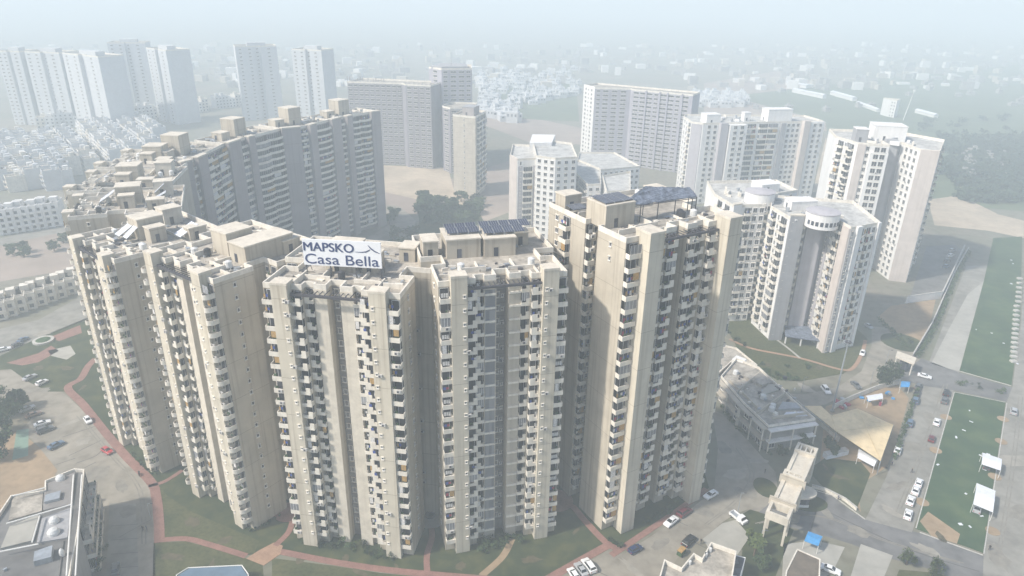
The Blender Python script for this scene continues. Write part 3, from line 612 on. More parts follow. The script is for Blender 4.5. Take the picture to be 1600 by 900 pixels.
grid(Cc, V[4], V[5], [.3, .55, .8], 1.7, 1.9); p = lobe(Cc, V[5], V[6], .0, .98, .6, 60, 'pinkp')
grid(Cc, V[6], V[7], [.15, .32, .5, .8], 1.8, 1.8); Cc.balc(V[6], V[7], 19, 23, 1.2, 'full')
block(Cc.e, 'stair_room', [(163, 318), (176, 315), (178, 325), (165, 328)], 59, 65.5, 'white', 'white'); block(Cc.e, 'lift_room', [(153, 314), (158, 313), (159, 319), (154, 320)], 59, 64.5, 'greyb', 'white')
rtop(Cc, 59, 4, o); Cc.finish(60, 100)
# S: small white tower
o = [(-2.2, 361), (1.8, 351.5), (20.8, 357.2), (22, 384), (-1, 388)]
St = Tower('white_apartment_tower', 'low white block with a pink flank, seen past the solar panels', WG, o, 39, 12, 'white', roofmat='wroof'); V = [Vector(p) for p in o]
lobe(St, V[0], V[1], .0, .95, .3, 40, 'pinkp'); Lf = (V[2] - V[1]).length
St.panel(V[1], V[2], .3, 2.6, 'lilac', z1=36); St.panel(V[1], V[2], 8.4, 11.4, 'lilac', z1=36); grid(St, V[1], V[2], [.08], .8); 
St.balc(V[1], V[2], 3, 8, 1.0, 'full', 0, 11); St.balc(V[1], V[2], 11.8, 18.8, 1.0, 'full', 0, 11)
MB().prism([(8, 372), (20, 374), (23, 396), (10, 396)], 39, 44).build('roof_room', M['white'], St.e); St.finish(60, 30)
# terraced white block in front of it
def terr(name, label, px, z, nf, wall='white'):
    pp = [G(u, v, z) for u, v in px]; T = Tower(name, label, None, [p.xy for p in pp], z, nf, wall, 'building', roofmat='wroof')
    for i in range(len(T.out)):
        a, b_ = T.out[i - 1], T.out[i]; L = (b_ - a).length; d = b_ - a; c = (a + b_) / 2
        if L > 6 and c.x * d.y - c.y * d.x < 0:
            k = int(L / 3.4)
            for j in range(k): T.wins(a, b_, (j + .5) * L / k - .9, 1.8, 1.7, 0)
    return T, T.out
T, V = terr('terraced_block', 'white building with long raked terraces behind the tallest cream tower', [(882, 254), (918, 291), (939, 290), (938, 266), (905, 252)], 28, 8)
i = max(range(len(V)), key=lambda i: (V[i] - V[i - 1]).length if (V[i] - V[i - 1]).x > 0 else 0); L_ = (V[i] - V[i - 1]).length
for k in range(3): T.balc(V[i - 1], V[i], L_ * k / 3 + .5, L_ * (k + 1) / 3 - .5, 1.2, 'full')
T.finish(40, 0)
T, V = terr('terraced_block', 'tall plain white block directly behind the low white block with the pink flank', [(834, 229), (838, 246), (868, 250), (902, 248), (893, 226), (860, 222)], 42, 13); T.finish()
T, V = terr('terraced_block', 'low white roof with a raked edge behind the raked terraces', [(900, 262), (934, 268), (1000, 262), (960, 240), (905, 240)], 24, 7); T.finish()
T, V = terr('terraced_block', 'white stepped building with a grey end wall just left of the shingled canopy', [(941, 277), (948, 302), (985, 300), (985, 270)], 28, 8, 'white'); T.finish()

# ------------------------------------------------------------------ farther towers
def row_tower(name, label, group, out, h, nf, wall, faces, nw=100, winw=2.2, winh=1.5, cat='apartment tower', bal=None):
    T = Tower(name, label, group, out, h, nf, wall, cat); V = [Vector(p[:2]) for p in out]
    for i, spec in faces.items():
        for x, w_ in spec:
            L = (V[i + 1] - V[i]).length; T.wins(V[i], V[i + 1], x * L - w_ / 2, w_, winh, .0)
    for i, spec in (bal or {}).items():
        for x, w_ in spec: L = (V[i + 1] - V[i]).length; T.balc(V[i], V[i + 1], x * L - w_ / 2, x * L + w_ / 2, 1.2, 'full')
    return T
o = [(50.8, 531.5), (57.5, 517.5), (83, 516), (84, 512), (121.5, 489), (130, 504), (62, 545)]
D = row_tower('hazy_apartment_slab', 'large lilac grey slab tower with a narrow white end wall, in the haze', None, o, 54, 18, 'mauve2',
    {1: [(.1, 2.5), (.3, 4), (.55, 4), (.8, 4)], 3: [(.06, 4), (.17, 4), (.28, 5), (.4, 3), (.52, 5), (.64, 5), (.76, 3), (.88, 5)]})
V = [Vector(p) for p in o]; lobe(D, V[0], V[1], 0, 1, .3, 55.5, 'white'); a = V[0] + Vector((-.27, -.13)); b_ = V[1] + Vector((-.27, -.13)); D.wins(a, b_, 2.5, 1.8, 1.6, 0); D.wins(a, b_, 6.5, 1.2, 1.2, 0); D.wins(a, b_, 10.5, 1.8, 1.6, 0)
for f in (.22, .45, .58, .82): lobe(D, V[3], V[4], f, f + .025, .8, 54.8, 'mauve2')
D.finish(0, 100)
o = [(-118, 503), (-79, 499), (-76, 494), (-58, 490), (-52, 512), (-112, 525)]
U = row_tower('unfinished_tower_block', 'grey unfinished apartment block with bare columns along its roof, in the haze', None, o, 57, 18, 'mauve', {0: [(x / 10 + .05, 2.8) for x in range(10)], 2: [(.15, 3), (.4, 3), (.65, 3), (.88, 3)]})
b = MB()
for i in range(22): q = Vector(o[0]).lerp(Vector(o[1]), i / 21) if i < 15 else Vector(o[2]).lerp(Vector(o[3]), (i - 15) / 6); b.box(q.x - .25, q.y + .5, 57, q.x + .25, q.y + 1, 57 + random.uniform(1.5, 4.5))
b.build('bare_column', M['concrete'], U.e)['kind'] = 'stuff'; U.finish(0, 100)
o = [(-62, 515), (-52, 506), (-31, 511), (-33, 535), (-55, 540)]
U2 = row_tower('hazy_apartment_tower', 'taller grey tower with a flat cap, rising behind the unfinished block', None, o, 66.5, 21, 'mauve2', {0: [(.5, 4)], 1: [(.12, 3), (.38, 4), (.65, 4), (.88, 3)]}); MB().prism([(-60, 513), (-52, 507), (-34, 512), (-36, 530), (-54, 535)], 66.5, 68.5).build('roof_cap', M['greyb'], U2.e); MB().tube((-46, 515, 68.5), (-46, 515, 75), .12, .05, 5).build('roof_mast', M['rail'], U2.e); U2.finish(0, 80)
o = [(-50, 486), (-44, 478), (-28, 482), (-27, 503), (-47, 505)]
U3 = row_tower('unfinished_tower_block', 'lower unfinished grey block with wide dark floors, behind the slim beige tower', None, o, 44, 14, 'mauve', {0: [(.5, 5)], 1: [(.15, 3.5), (.4, 3.5), (.65, 3.5), (.88, 3)]}); U3.finish(0, 60)
o = [(-37.6, 425), (-23.5, 418), (-18.3, 440), (-31, 447)]
Mi = row_tower('slim_apartment_tower', 'slim beige tower with one column of slit windows, standing alone on dirt', None, o, 48.5, 15, 'beige2', {0: [(.5, .6)]}, bal={1: [(.25, 5), (.55, 5), (.83, 5)], }, winw=.6)
block(Mi.e, 'lift_room', [(-32, 428), (-25, 425), (-22, 434), (-29, 437)], 48.5, 53.5, 'slabwall', 'greyb'); Mi.finish(45, 15)
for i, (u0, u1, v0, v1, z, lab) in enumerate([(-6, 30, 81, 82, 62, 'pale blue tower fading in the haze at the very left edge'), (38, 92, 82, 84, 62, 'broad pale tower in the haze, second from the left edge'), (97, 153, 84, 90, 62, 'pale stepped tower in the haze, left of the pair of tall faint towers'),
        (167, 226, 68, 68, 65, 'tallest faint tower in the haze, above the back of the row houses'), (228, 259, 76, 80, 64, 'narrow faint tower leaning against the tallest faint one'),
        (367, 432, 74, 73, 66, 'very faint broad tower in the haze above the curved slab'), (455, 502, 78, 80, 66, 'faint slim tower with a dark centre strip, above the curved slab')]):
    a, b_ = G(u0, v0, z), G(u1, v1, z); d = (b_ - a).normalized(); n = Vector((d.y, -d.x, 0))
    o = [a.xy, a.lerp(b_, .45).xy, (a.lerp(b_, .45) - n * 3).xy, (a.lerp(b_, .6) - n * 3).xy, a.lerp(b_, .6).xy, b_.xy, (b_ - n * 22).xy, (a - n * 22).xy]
    T = row_tower('faint_tower', lab, 'towers fading in the haze', o, z, 20, 'hazepaint', {0: [(.25, 2.2), (.75, 2.2)], 2: [(.5, 2.0)], 4: [(.5, 2.4)]}, winh=1.2)
    p = MB().prism([(a.lerp(b_, .3) - n * 6).xy, (a.lerp(b_, .75) - n * 6).xy, (a.lerp(b_, .75) - n * 14).xy, (a.lerp(b_, .3) - n * 14).xy], z, z + 3.5); p.build('roof_room', M['hazepaint'], T.e); T.finish(0, 40)
# ------------------------------------------------------------------ ground, roads, lawns
def struct(name, px, z, m, thick=0.0):
    P = [G(u, v, 0) for u, v in px]; P = [Vector((p.x, p.y, z)) for p in P]
    a = sum(P[i - 1].x * P[i].y - P[i].x * P[i - 1].y for i in range(len(P)))
    if a < 0: P = P[::-1]
    b = MB().sheet(P)
    if thick: b.prism([(p.x, p.y) for p in P], z - thick, z - .001, 0, False)
    o = b.build(name, M[m]); o['kind'] = 'structure'; return o
def smooth(pts, k=6):
    out = []
    for i in range(len(pts) - 1):
        p0 = pts[max(0, i - 1)]; p1 = pts[i]; p2 = pts[i + 1]; p3 = pts[min(len(pts) - 1, i + 2)]
        for j in range(k):
            t = j / k; out.append(.5 * ((2 * p1) + (p2 - p0) * t + (2 * p0 - 5 * p1 + 4 * p2 - p3) * t * t + (3 * p1 - p0 - 3 * p2 + p3) * t ** 3))
    return out + [pts[-1]]
def strip(name, px, wd, z, m, kind='structure', hh=0.0, sm=True):
    P = [G(u, v, 0) for u, v in px]
    if sm: P = smooth(P)
    b = MB(); Lr = []
    for i, p in enumerate(P):
        d = (P[min(i + 1, len(P) - 1)] - P[max(i - 1, 0)]).normalized(); n = Vector((-d.y, d.x, 0)) * wd / 2
        Lr.append((p + n, p - n))
    for i in range(len(P) - 1):
        (a, b0), (c, d0) = Lr[i], Lr[i + 1]
        q = [Vector((p.x, p.y, z)) for p in (b0, d0, c, a)]
        b.sheet(q)
        if hh:
            lo = [Vector((p.x, p.y, z - hh)) for p in (b0, d0, c, a)]
            b.add([q[0], q[1], lo[1], lo[0]], [(3, 2, 1, 0)]); b.add([q[2], q[3], lo[3], lo[2]], [(3, 2, 1, 0)])
    o = b.build(name, M[m])
    if kind: o['kind'] = kind
    return o
gb = MB(); gb.sheet([(-7000, -200, 0), (7000, -200, 0), (7000, 9000, 0), (-7000, 9000, 0)]); gb.build('ground', M['ground'])['kind'] = 'structure'
M['field1'] = mat('pinkish_field', (.36, .29, .24), .95, .15, .015, fine=(.08, .4, (.7, .68, .62)))
M['field2'] = mat('green_field', (.13, .16, .09), .95, .2, .015, col2=(.08, .11, .06), fine=(.1, .5, (.6, .6, .55)))
M['sand'] = mat('pale_sand', (.52, .43, .32), .95, .15, .04, fine=(.3, .35, (.7, .65, .6)))
Z = .004
struct('field', [(740, 165), (980, 215), (1010, 250), (900, 225), (860, 235), (755, 195)], Z, 'field1')
struct('field', [(1100, 130), (1220, 110), (1390, 170), (1330, 210), (1100, 180)], Z, 'field1')
struct('field', [(1140, 150), (1600, 100), (1600, 330), (1480, 320), (1300, 260), (1290, 190)], 2 * Z, 'field2')
struct('field', [(760, 130), (900, 130), (905, 190), (800, 185)], 2 * Z, 'field2')
struct('sand_field', [(1450, 312), (1500, 305), (1560, 335), (1600, 345), (1600, 372), (1540, 360), (1460, 352)], 3 * Z, 'sand')
struct('field', [(1290, 215), (1320, 260), (1300, 300), (1270, 300)], 3 * Z, 'sand')
struct('dirt_ground', [(590, 258), (700, 262), (710, 300), (760, 318), (700, 322), (600, 300)], 3 * Z, 'sand')
struct('field', [(595, 300), (640, 300), (800, 250), (800, 330), (760, 345), (600, 330)], 2 * Z, 'field1')
struct('courtyard_drive', [(590, 318), (625, 322), (650, 345), (640, 372), (560, 420), (420, 420), (560, 380), (610, 350)], 4 * Z, 'conc')
struct('courtyard_lawn', [(650, 312), (745, 322), (755, 345), (690, 385), (650, 385), (655, 345)], 4 * Z, 'lawn')
# left side
struct('field', [(0, 380), (110, 360), (118, 420), (0, 440)], Z, 'field1')
struct('far_road', [(0, 372), (120, 348), (120, 358), (0, 384)], 2 * Z, 'road2')
struct('lane', [(0, 470), (130, 415), (135, 428), (0, 484)], 2 * Z, 'field2')
struct('side_road', [(-40, 523), (60, 500), (140, 455), (150, 470), (135, 500), (60, 528), (0, 556), (-40, 570)], 2 * Z, 'road2')
struct('park_ground', [(0, 556), (60, 528), (140, 495), (160, 560), (150, 600), (105, 612), (75, 612), (45, 597), (15, 577), (0, 578)], 2 * Z, 'lawn')
struct('plaza', [(10, 567), (60, 552), (80, 540), (92, 548), (60, 566), (35, 571)], 3 * Z, 'red')
struct('plaza', [(78, 527), (125, 508), (128, 520), (92, 533)], 3 * Z, 'red')
struct('pale_pavement', [(75, 548), (110, 540), (118, 553), (104, 562), (80, 556)], 3 * Z, 'pale')
struct('car_park', [(-40, 570), (0, 579), (17, 577), (45, 597), (75, 612), (97, 612), (128, 640), (158, 675), (192, 716), (230, 752), (240, 785), (243, 930), (60, 930), (60, 800), (90, 735), (62, 700), (35, 672), (60, 640), (20, 622), (-40, 620)], 3 * Z, 'conc')
struct('shadow_patch', [(171, 786), (212, 787), (218, 930), (165, 930)], 4 * Z, 'road2')  # cast shadow of the lower left building, laid as a greyer sheet
struct('dirt_ground', [(0, 690), (30, 672), (62, 700), (90, 735), (60, 790), (0, 800)], 4 * Z, 'dirt')
struct('sports_court', [(26, 672), (45, 670), (44, 712), (19, 719)], 5 * Z, 'court')
for px in ([(98, 683), (155, 664)], [(108, 712), (158, 688)], [(118, 724), (150, 712), (165, 697)], [(88, 726), (118, 716)], [(132, 731), (150, 722)]): strip('paving_joint', px, .22, 5 * Z, 'line')
for i in range(5): strip('paving_joint', [(185, 840), (236, 812)] if i == 0 else [(172 + 1, 800 + 22 * i), (216, 797 + 22 * i)], .12, 5 * Z, 'line')
# ring lawn, tower plinth paving
struct('ring_lawn', [(140, 560), (125, 590), (105, 606), (128, 632), (160, 672), (196, 714), (236, 752), (246, 776), (250, 842), (290, 842), (330, 852), (380, 868), (440, 862), (520, 878), (600, 890), (668, 897), (760, 903), (858, 902), (945, 850), (968, 858), (1000, 835), (1060, 795), (1108, 762), (1090, 700), (900, 700), (670, 760), (450, 760), (260, 700), (170, 560)], 3 * Z, 'lawn')
struct('sunlit_lawn', [(249, 760), (262, 775), (300, 800), (352, 822), (405, 845), (398, 864), (380, 866), (330, 850), (290, 840), (252, 840)], 4 * Z, 'lawnd')  # sunlight on this lawn put into a lighter grass colour
struct('dry_lawn', [(240, 848), (290, 846), (330, 856), (410, 880), (415, 930), (238, 930)], 3 * Z, 'lawnd')
struct('dry_lawn', [(425, 872), (520, 884), (600, 896), (668, 902), (672, 930), (425, 930)], 3 * Z, 'lawnd')
struct('lawn', [(675, 905), (860, 905), (840, 930), (675, 930)], 3 * Z, 'lawn')
red = 5 * Z
strip('red_path', [(150, 560), (138, 572), (126, 592), (106, 606), (130, 632), (160, 670), (196, 712), (235, 752), (244, 776), (248, 812), (249, 846)], 2.3, red + .05, 'red', hh=.06)
strip('red_path', [(243, 845), (290, 842), (330, 852), (385, 869)], 1.5, red + .054, 'red', hh=.06)
strip('red_path', [(438, 862), (520, 878), (600, 890), (680, 898), (780, 906)], 1.7, red + .05, 'red', hh=.06)
struct('crossing_paving', [(428, 848), (442, 853), (438, 866), (412, 884), (385, 873), (405, 860)], red + .058, 'orangep', .06)
strip('red_path', [(430, 853), (450, 833), (457, 815)], 1.4, red + .062, 'red', hh=.06)
strip('red_path', [(668, 898), (667, 868), (675, 840), (673, 820)], 1.4, red + .054, 'red', hh=.06)
strip('red_path', [(872, 782), (895, 792), (915, 815), (945, 846), (968, 860)], 1.7, red + .05, 'red', hh=.06)
strip('red_path', [(838, 915), (900, 880), (950, 852)], 2.0, red + .054, 'red', hh=.06)
strip('red_path', [(955, 868), (1000, 838), (1062, 796), (1104, 764)], 1.6, red + .058, 'red', hh=.06)
strip('garden_path', [(232, 760), (258, 752), (285, 735)], 1.2, red + .05, 'red', hh=.06)
strip('garden_path', [(752, 900), (785, 870), (800, 842)], 1.6, red, 'dirt')
def disc(name, u, v, r, z, m, kind='structure'):
    c = G(u, v); o = MB().tube((c.x, c.y, z - .2), (c.x, c.y, z), r, r, 28).build(name, M[m]); o['kind'] = kind; return o
disc('circular_paving', 452, 800, 3.6, red + .06, 'red'); disc('circular_paving', 870, 782, 4.2, red + .066, 'red'); disc('circular_paving', 673, 808, 4.0, red + .066, 'pale')
# right side
struct('forecourt', [(860, 920), (905, 886), (950, 862), (975, 866), (1065, 806), (1116, 766), (1122, 700), (1112, 640), (1130, 648), (1170, 690), (1212, 738), (1216, 776), (1190, 800), (1168, 796), (1150, 802), (1130, 815), (1100, 840), (1060, 870), (1020, 930), (860, 930)], 3 * Z, 'conc')
struct('entrance_road', [(1180, 805), (1216, 775), (1262, 762), (1300, 775), (1332, 800), (1352, 812), (1437, 833), (1537, 868), (1600, 880), (1600, 930), (1560, 930), (1440, 885), (1380, 870), (1330, 850), (1290, 838), (1240, 825), (1195, 815)], 4 * Z, 'road3')
struct('north_road', [(1352, 812), (1385, 745), (1418, 655), (1440, 598), (1450, 570), (1492, 460), (1510, 415), (1545, 415), (1505, 560), (1490, 612), (1462, 715), (1425, 832)], 5 * Z, 'road2')
struct('pale_pavement', [(1455, 568), (1482, 515), (1512, 460), (1540, 437), (1555, 437), (1520, 540), (1498, 580), (1478, 575)], 6 * Z, 'pale')
struct('cross_road', [(1400, 590), (1440, 560), (1498, 582), (1580, 605), (1640, 615), (1640, 645), (1575, 628), (1490, 610), (1437, 602)], 6 * Z, 'road3')
struct('east_road', [(1535, 930), (1537, 868), (1573, 628), (1582, 604), (1596, 500), (1604, 380), (1700, 380), (1900, 930)], 7 * Z, 'road2')
struct('green_lot', [(1491, 613), (1571, 629), (1536, 864), (1430, 826)], 6 * Z + .1, 'lot', .1)
struct('green_lot', [(1499, 580), (1580, 602), (1594, 500), (1597, 370), (1552, 372), (1537, 440)], 6 * Z + .1, 'lot', .1)
struct('sand_patch', [(1437, 815), (1450, 800), (1500, 835), (1495, 850), (1455, 838)], 7 * Z + .1, 'dirt')
for u, v in ((1462, 704), (1478, 652), (1441, 785), (1564, 690), (1567, 655), (1554, 745), (1551, 830)): disc('sand_patch', u, v, 1.6, 7 * Z + .11, 'dirt')
struct('inner_road', [(1110, 540), (1135, 540), (1150, 560), (1185, 598), (1210, 614), (1260, 616), (1310, 604), (1346, 580), (1362, 540), (1362, 510), (1392, 512), (1440, 562), (1405, 592), (1385, 590), (1330, 612), (1290, 632), (1235, 640), (1200, 620), (1150, 580), (1110, 560)], 4 * Z, 'conc')
struct('garden_island', [(1128, 500), (1150, 540), (1182, 574), (1212, 592), (1250, 596), (1318, 584), (1345, 562), (1355, 530), (1340, 515), (1200, 480)], 5 * Z + .1, 'lawnd', .1)
strip('garden_path', [(1140, 530), (1175, 545), (1250, 560), (1310, 577), (1332, 576), (1347, 552), (1352, 532)], 1.3, 6 * Z + .12, 'orangep')
strip('garden_path', [(1212, 530), (1232, 545), (1250, 560)], .9, 6 * Z + .124, 'pale')
disc('round_island', 1410, 535, 7.5, .12, 'lawn')
struct('dirt_ground', [(1392, 478), (1462, 468), (1450, 520), (1425, 545), (1395, 520), (1372, 495)], 4 * Z, 'dirt')
struct('parking_yard', [(1420, 470), (1448, 385), (1492, 382), (1508, 395), (1480, 455), (1468, 468)], 3 * Z, 'road3')
struct('yard', [(1290, 635), (1400, 600), (1420, 622), (1398, 700), (1385, 730), (1340, 760), (1345, 800), (1320, 775), (1280, 735)], 2 * Z, 'dirt')
struct('verge_lawn', [(1262, 735), (1290, 715), (1345, 722), (1360, 740), (1340, 792), (1318, 775), (1285, 760)], 5 * Z, 'lawn')
struct('verge_lawn', [(1150, 810), (1172, 796), (1200, 805), (1240, 828), (1232, 848), (1212, 900), (1205, 930), (1150, 930), (1160, 860), (1140, 830)], 5 * Z, 'lawn')
struct('pale_pavement', [(1098, 842), (1128, 818), (1150, 812), (1172, 838), (1150, 870), (1110, 862)], 6 * Z, 'pale')
struct('dirt_ground', [(1225, 850), (1275, 845), (1320, 855), (1300, 895), (1240, 930), (1220, 930)], 5 * Z, 'pale')
struct('pale_pavement', [(1345, 850), (1395, 868), (1380, 905), (1375, 930), (1320, 930)], 6 * Z, 'pale')
struct('verge_lawn', [(1405, 890), (1460, 895), (1530, 915), (1520, 930), (1390, 930)], 5 * Z, 'lawnd')
e = G(1262, 786); b = MB(); b.prism([(e.x + math.cos(i / 14 * math.pi) * 5.5 * .9, e.y + math.sin(i / 14 * math.pi) * 3.2) for i in range(28)], 0, .14); b.build('gate_island', M['lawn'])['kind'] = 'structure'
e = G(1196, 762); b = MB(); b.prism([(e.x + math.cos(i / 12 * math.pi) * 3, e.y + math.sin(i / 12 * math.pi) * 4) for i in range(24)], 0, .14); b.build('gate_island', M['lawn'])['kind'] = 'structure'
for px in ([(1285, 795), (1340, 822), (1430, 862), (1530, 893)], [(1275, 800), (1268, 825)], [(1210, 790), (1240, 800)]): strip('paving_joint', px, .25, 7 * Z, 'line')
for px in ([(1070, 835), (1090, 850), (1130, 868)], [(905, 880), (960, 905)], [(1060, 815), (1075, 822)]): strip('paving_joint', px, .15, 5 * Z, 'line')
for px in ([(1437, 832), (1536, 868)], [(1431, 826), (1462, 715), (1491, 613)], [(1491, 613), (1571, 629)], [(1537, 866), (1573, 630)], [(1499, 580), (1580, 603)], [(1352, 812), (1330, 796), (1300, 774), (1262, 763)]):
    strip('kerb', px, .25, .14, 'kerb', hh=.14, sm=False)

rp = random.Random(15)
def patch(name, u, v, rx, ry, m, z):
    c = G(u, v); n = 14; a0 = rp.uniform(0, 3); ca, sa = math.cos(a0), math.sin(a0); P = []
    for i in range(n):
        a = 6.283 * i / n; k = rp.uniform(.65, 1.2); x, y = math.cos(a) * rx * k, math.sin(a) * ry * k; P.append((c.x + x * ca - y * sa, c.y + x * sa + y * ca, z))
    MB().sheet(P).build(name, M[m])['kind'] = 'structure'
M['stain'] = mat('stained_concrete', (.25, .23, .195), .9, .15, .4); M['mend'] = mat('mended_concrete', (.325, .30, .255), .9, .12, .4); M['bare'] = mat('bare_soil', (.115, .098, .055), .95, .2, .5)
for i, (u, v, r) in enumerate([(990, 890, 3), (1030, 850, 2), (1100, 800, 2.5), (1150, 740, 4), (1165, 770, 3), (1130, 700, 3), (1185, 720, 2), (1400, 760, 4), (1430, 700, 4), (1395, 800, 3), (1450, 650, 3), (1560, 870, 4), (1585, 720, 5), (1590, 800, 4), (1340, 830, 3), (1450, 860, 3), (1240, 810, 2), (1290, 800, 2), (130, 690, 3), (150, 740, 4), (190, 760, 3), (110, 660, 3), (200, 800, 3), (60, 610, 3), (1260, 607, 3), (1370, 560, 4), (1160, 575, 2), (70, 520, 4)]):
    patch('road_patch', u, v, r * rp.uniform(.7, 1.5), r * rp.uniform(.3, .8), 'stain' if i % 3 else 'mend', 9 * Z)
for i, (u, v, r) in enumerate([(300, 815, 2.5), (350, 845, 2), (270, 870, 2.5), (330, 885, 2), (540, 873, 1.6), (470, 875, 2), (620, 888, 1.6), (720, 885, 2), (830, 875, 2.2), (900, 830, 1.6), (560, 893, 2), (1200, 570, 2), (1280, 575, 2.5), (1310, 745, 2.5), (1290, 730, 1.6), (130, 605, 2), (1470, 840, 2.5), (1180, 840, 1.6), (60, 575, 3), (105, 575, 2.5)]):
    patch('bare_patch', u, v, r * rp.uniform(.6, 1.2), r * rp.uniform(.25, .6), 'bare', 10 * Z + (.1 if u > 1190 and 500 < v < 600 or u > 1430 else 0))
for px in ([(1180, 818), (1240, 805), (1300, 812), (1380, 845), (1500, 880)], [(1100, 820), (1150, 780), (1172, 740), (1150, 700)], [(120, 650), (170, 710), (215, 765), (222, 850)], [(1400, 800), (1440, 700), (1475, 600)], [(1555, 880), (1578, 740), (1592, 620)]):
    for off in (0, 6): strip('tyre_track', [(u + off, v) for u, v in px], .28, 9 * Z + .002, 'stain')
# ------------------------------------------------------------------ trees and shrubs
def leaf_mb(r, rz, n, seed, leaf=.55, clumps=9):
    rnd = random.Random(seed); b = MB(); cl = []
    for i in range(clumps):
        a = rnd.uniform(0, 6.28); q = rnd.uniform(.15, .75); cl.append((math.cos(a) * r * q, math.sin(a) * r * q, rnd.uniform(-.6, .75) * rz, rnd.uniform(.3, .55)))
    for i in range(n):
        c = rnd.choice(cl); d = Vector((rnd.gauss(0, 1), rnd.gauss(0, 1), rnd.gauss(0, 1))).normalized() * (rnd.random() ** .5)
        p = Vector((c[0] + d.x * r * c[3], c[1] + d.y * r * c[3], c[2] + d.z * rz * c[3] * 1.1))
        x = Vector((rnd.gauss(0, 1), rnd.gauss(0, 1), rnd.gauss(0, .7))).normalized(); y = x.orthogonal().normalized(); s_ = leaf * rnd.uniform(.5, 1.2)
        b.add([p - x * s_, p + y * s_ * .6, p + x * s_, p - y * s_ * .6], [(0, 1, 2, 3)])
    return b, cl
_tr = {}
def tree(name, label, u, v, r, h, m='leaf', n=900, group=None, seed=0, cat='tree', leaf=.5):
    c = G(u, v); rz = min(h * .42, r * .95); zc = h - rz
    e = thing(name, label, cat, (c.x, c.y, 0), random.uniform(0, 6), group)
    k = (round(r, 1), round(h, 1), m, n, seed)
    if k not in _tr:
        b, cl = leaf_mb(r, rz, n, seed + 17, leaf)
        b.v = [(p[0], p[1], p[2] + zc) for p in b.v]
        t = MB().tube((0, 0, 0), (0, 0, zc * .8), r * .09 + .04, r * .06 + .03, 7)
        for q in cl[:6]: t.tube((0, 0, zc * .7), (q[0] * .8, q[1] * .8, zc + q[2] * .7), r * .05 + .02, .02, 5)
        _tr[k] = (b.mesh('crown', M[m]), t.mesh('trunk', M['bark']))
    place('crown', _tr[k][0], e, (0, 0, 0)); place('trunk', _tr[k][1], e, (0, 0, 0)); return e
tree('broad_tree', 'large dark round tree beside the dug-up yard and the blue roofed hut', 1382, 600, 5.2, 7.5, n=2600, seed=1)
for i, (u, v, r, h, lab) in enumerate([(8, 672, 6.0, 9, 'dark spreading tree at the very left edge beside the car park'), (-12, 650, 6, 9, 'dark tree half outside the left edge, above the spreading one'), (28, 640, 3.2, 6, 'smaller dark tree next to the row of parked cars'), (2, 715, 4.5, 7, 'dark tree behind the pale sports court')]):
    tree('broad_tree', lab, u, v, r, h, n=1900, seed=2 + i)
for i, (u, v, r, h, m, lab) in enumerate([(1178, 868, 2.6, 5.5, 'leafy', 'yellow green bushy tree just behind the flat-roofed house at the bottom'), (1190, 890, 2.2, 5, 'leaf', 'dark green tree below the yellow green one at the bottom'), (1175, 850, 1.8, 4.5, 'leafy', 'small yellow green tree beside the pale forecourt pavement'), (1416, 882, 2.3, 4.5, 'leafy', 'small bright green tree alone beside the entrance road'), (1462, 897, 2.2, 4.2, 'leafy', 'thin straw green tree on the dry verge at the bottom right'), (1300, 712, 1.8, 3.6, 'leaf', 'dark round tree beside the point of the tan canopy'), (1295, 700, 1.8, 3.6, 'leaf', 'dark tree close behind the clubhouse corner'),
        (1255, 700, 2.2, 4.5, 'leaf', 'dark tree wedged between the gate and the clubhouse'), (1222, 712, 1.6, 3.6, 'leaf', 'dark tree under the clubhouse overhang by the gate')]):
    tree('small_tree', lab, u, v, r, h, m, 900, seed=20 + i, leaf=.35)
spots = [(random.Random(i).uniform(652, 748), random.Random(i + 99).uniform(313, 352)) for i in range(34)] + [(608, 350), (622, 372), (646, 372), (585, 395), (668, 330), (690, 335), (715, 335), (735, 332), (672, 350), (700, 352), (660, 318), (730, 345), (682, 318), (612, 340), (600, 400), (570, 410), (632, 385), (615, 388)]
for u, v in spots: tree('courtyard_tree', 'dark round tree in the hazy courtyard inside the tower ring', u, v, random.choice((3.6, 4.6, 5.6)), random.choice((5, 6)), 'leaf', 420, 'courtyard trees inside the ring', seed=40 + random.randint(0, 2), leaf=.8)
for u, v in [(20, 398), (40, 394), (85, 392), (38, 402), (100, 380)]: tree('roadside_tree', 'dark round tree standing in the brown field left of the ring', u, v, 3.4, 5, 'leaf', 420, 'trees in the brown field', seed=50, leaf=.7)
def shrub(u, v, r, label, group, seed): 
    c = G(u, v); k = ('s', round(r, 1), seed)
    if k not in _tr: b, _ = leaf_mb(r, r * .55, 260, seed, .22, 6); b.v = [(p[0], p[1], max(.03, p[2] + r * .45)) for p in b.v]; _tr[k] = b.mesh('shrub', M['leaf'])
    o = bpy.data.objects.new('shrub', _tr[k]); C.objects.link(o); o.location = (c.x, c.y, 0); o.rotation_euler.z = random.uniform(0, 6); setp(o, label=label, category='shrub', group=group)
sh = [(500, 852), (515, 856), (535, 850), (550, 858), (565, 852), (578, 864), (490, 848), (592, 868), (480, 845), (608, 872)]
for i, (u, v) in enumerate(sh): shrub(u, v, random.choice((1.3, 1.8)), 'dark green shrub planted along the foot of the sign tower', 'shrubs at the foot of the sign tower', 60 + i % 3)
sh = [(760, 850), (775, 845), (768, 858), (785, 852), (796, 842), (810, 846), (755, 862)]
for i, (u, v) in enumerate(sh): shrub(u, v, random.choice((1.7, 2.3)), 'dark green shrub under the closed bays of the tower right of the sign', 'shrubs at the foot of the tower right of the sign', 60 + i % 3)
sh = [(1010, 815), (1022, 808), (1035, 800), (1048, 792), (1060, 785), (1072, 778), (1030, 806), (1045, 800)]
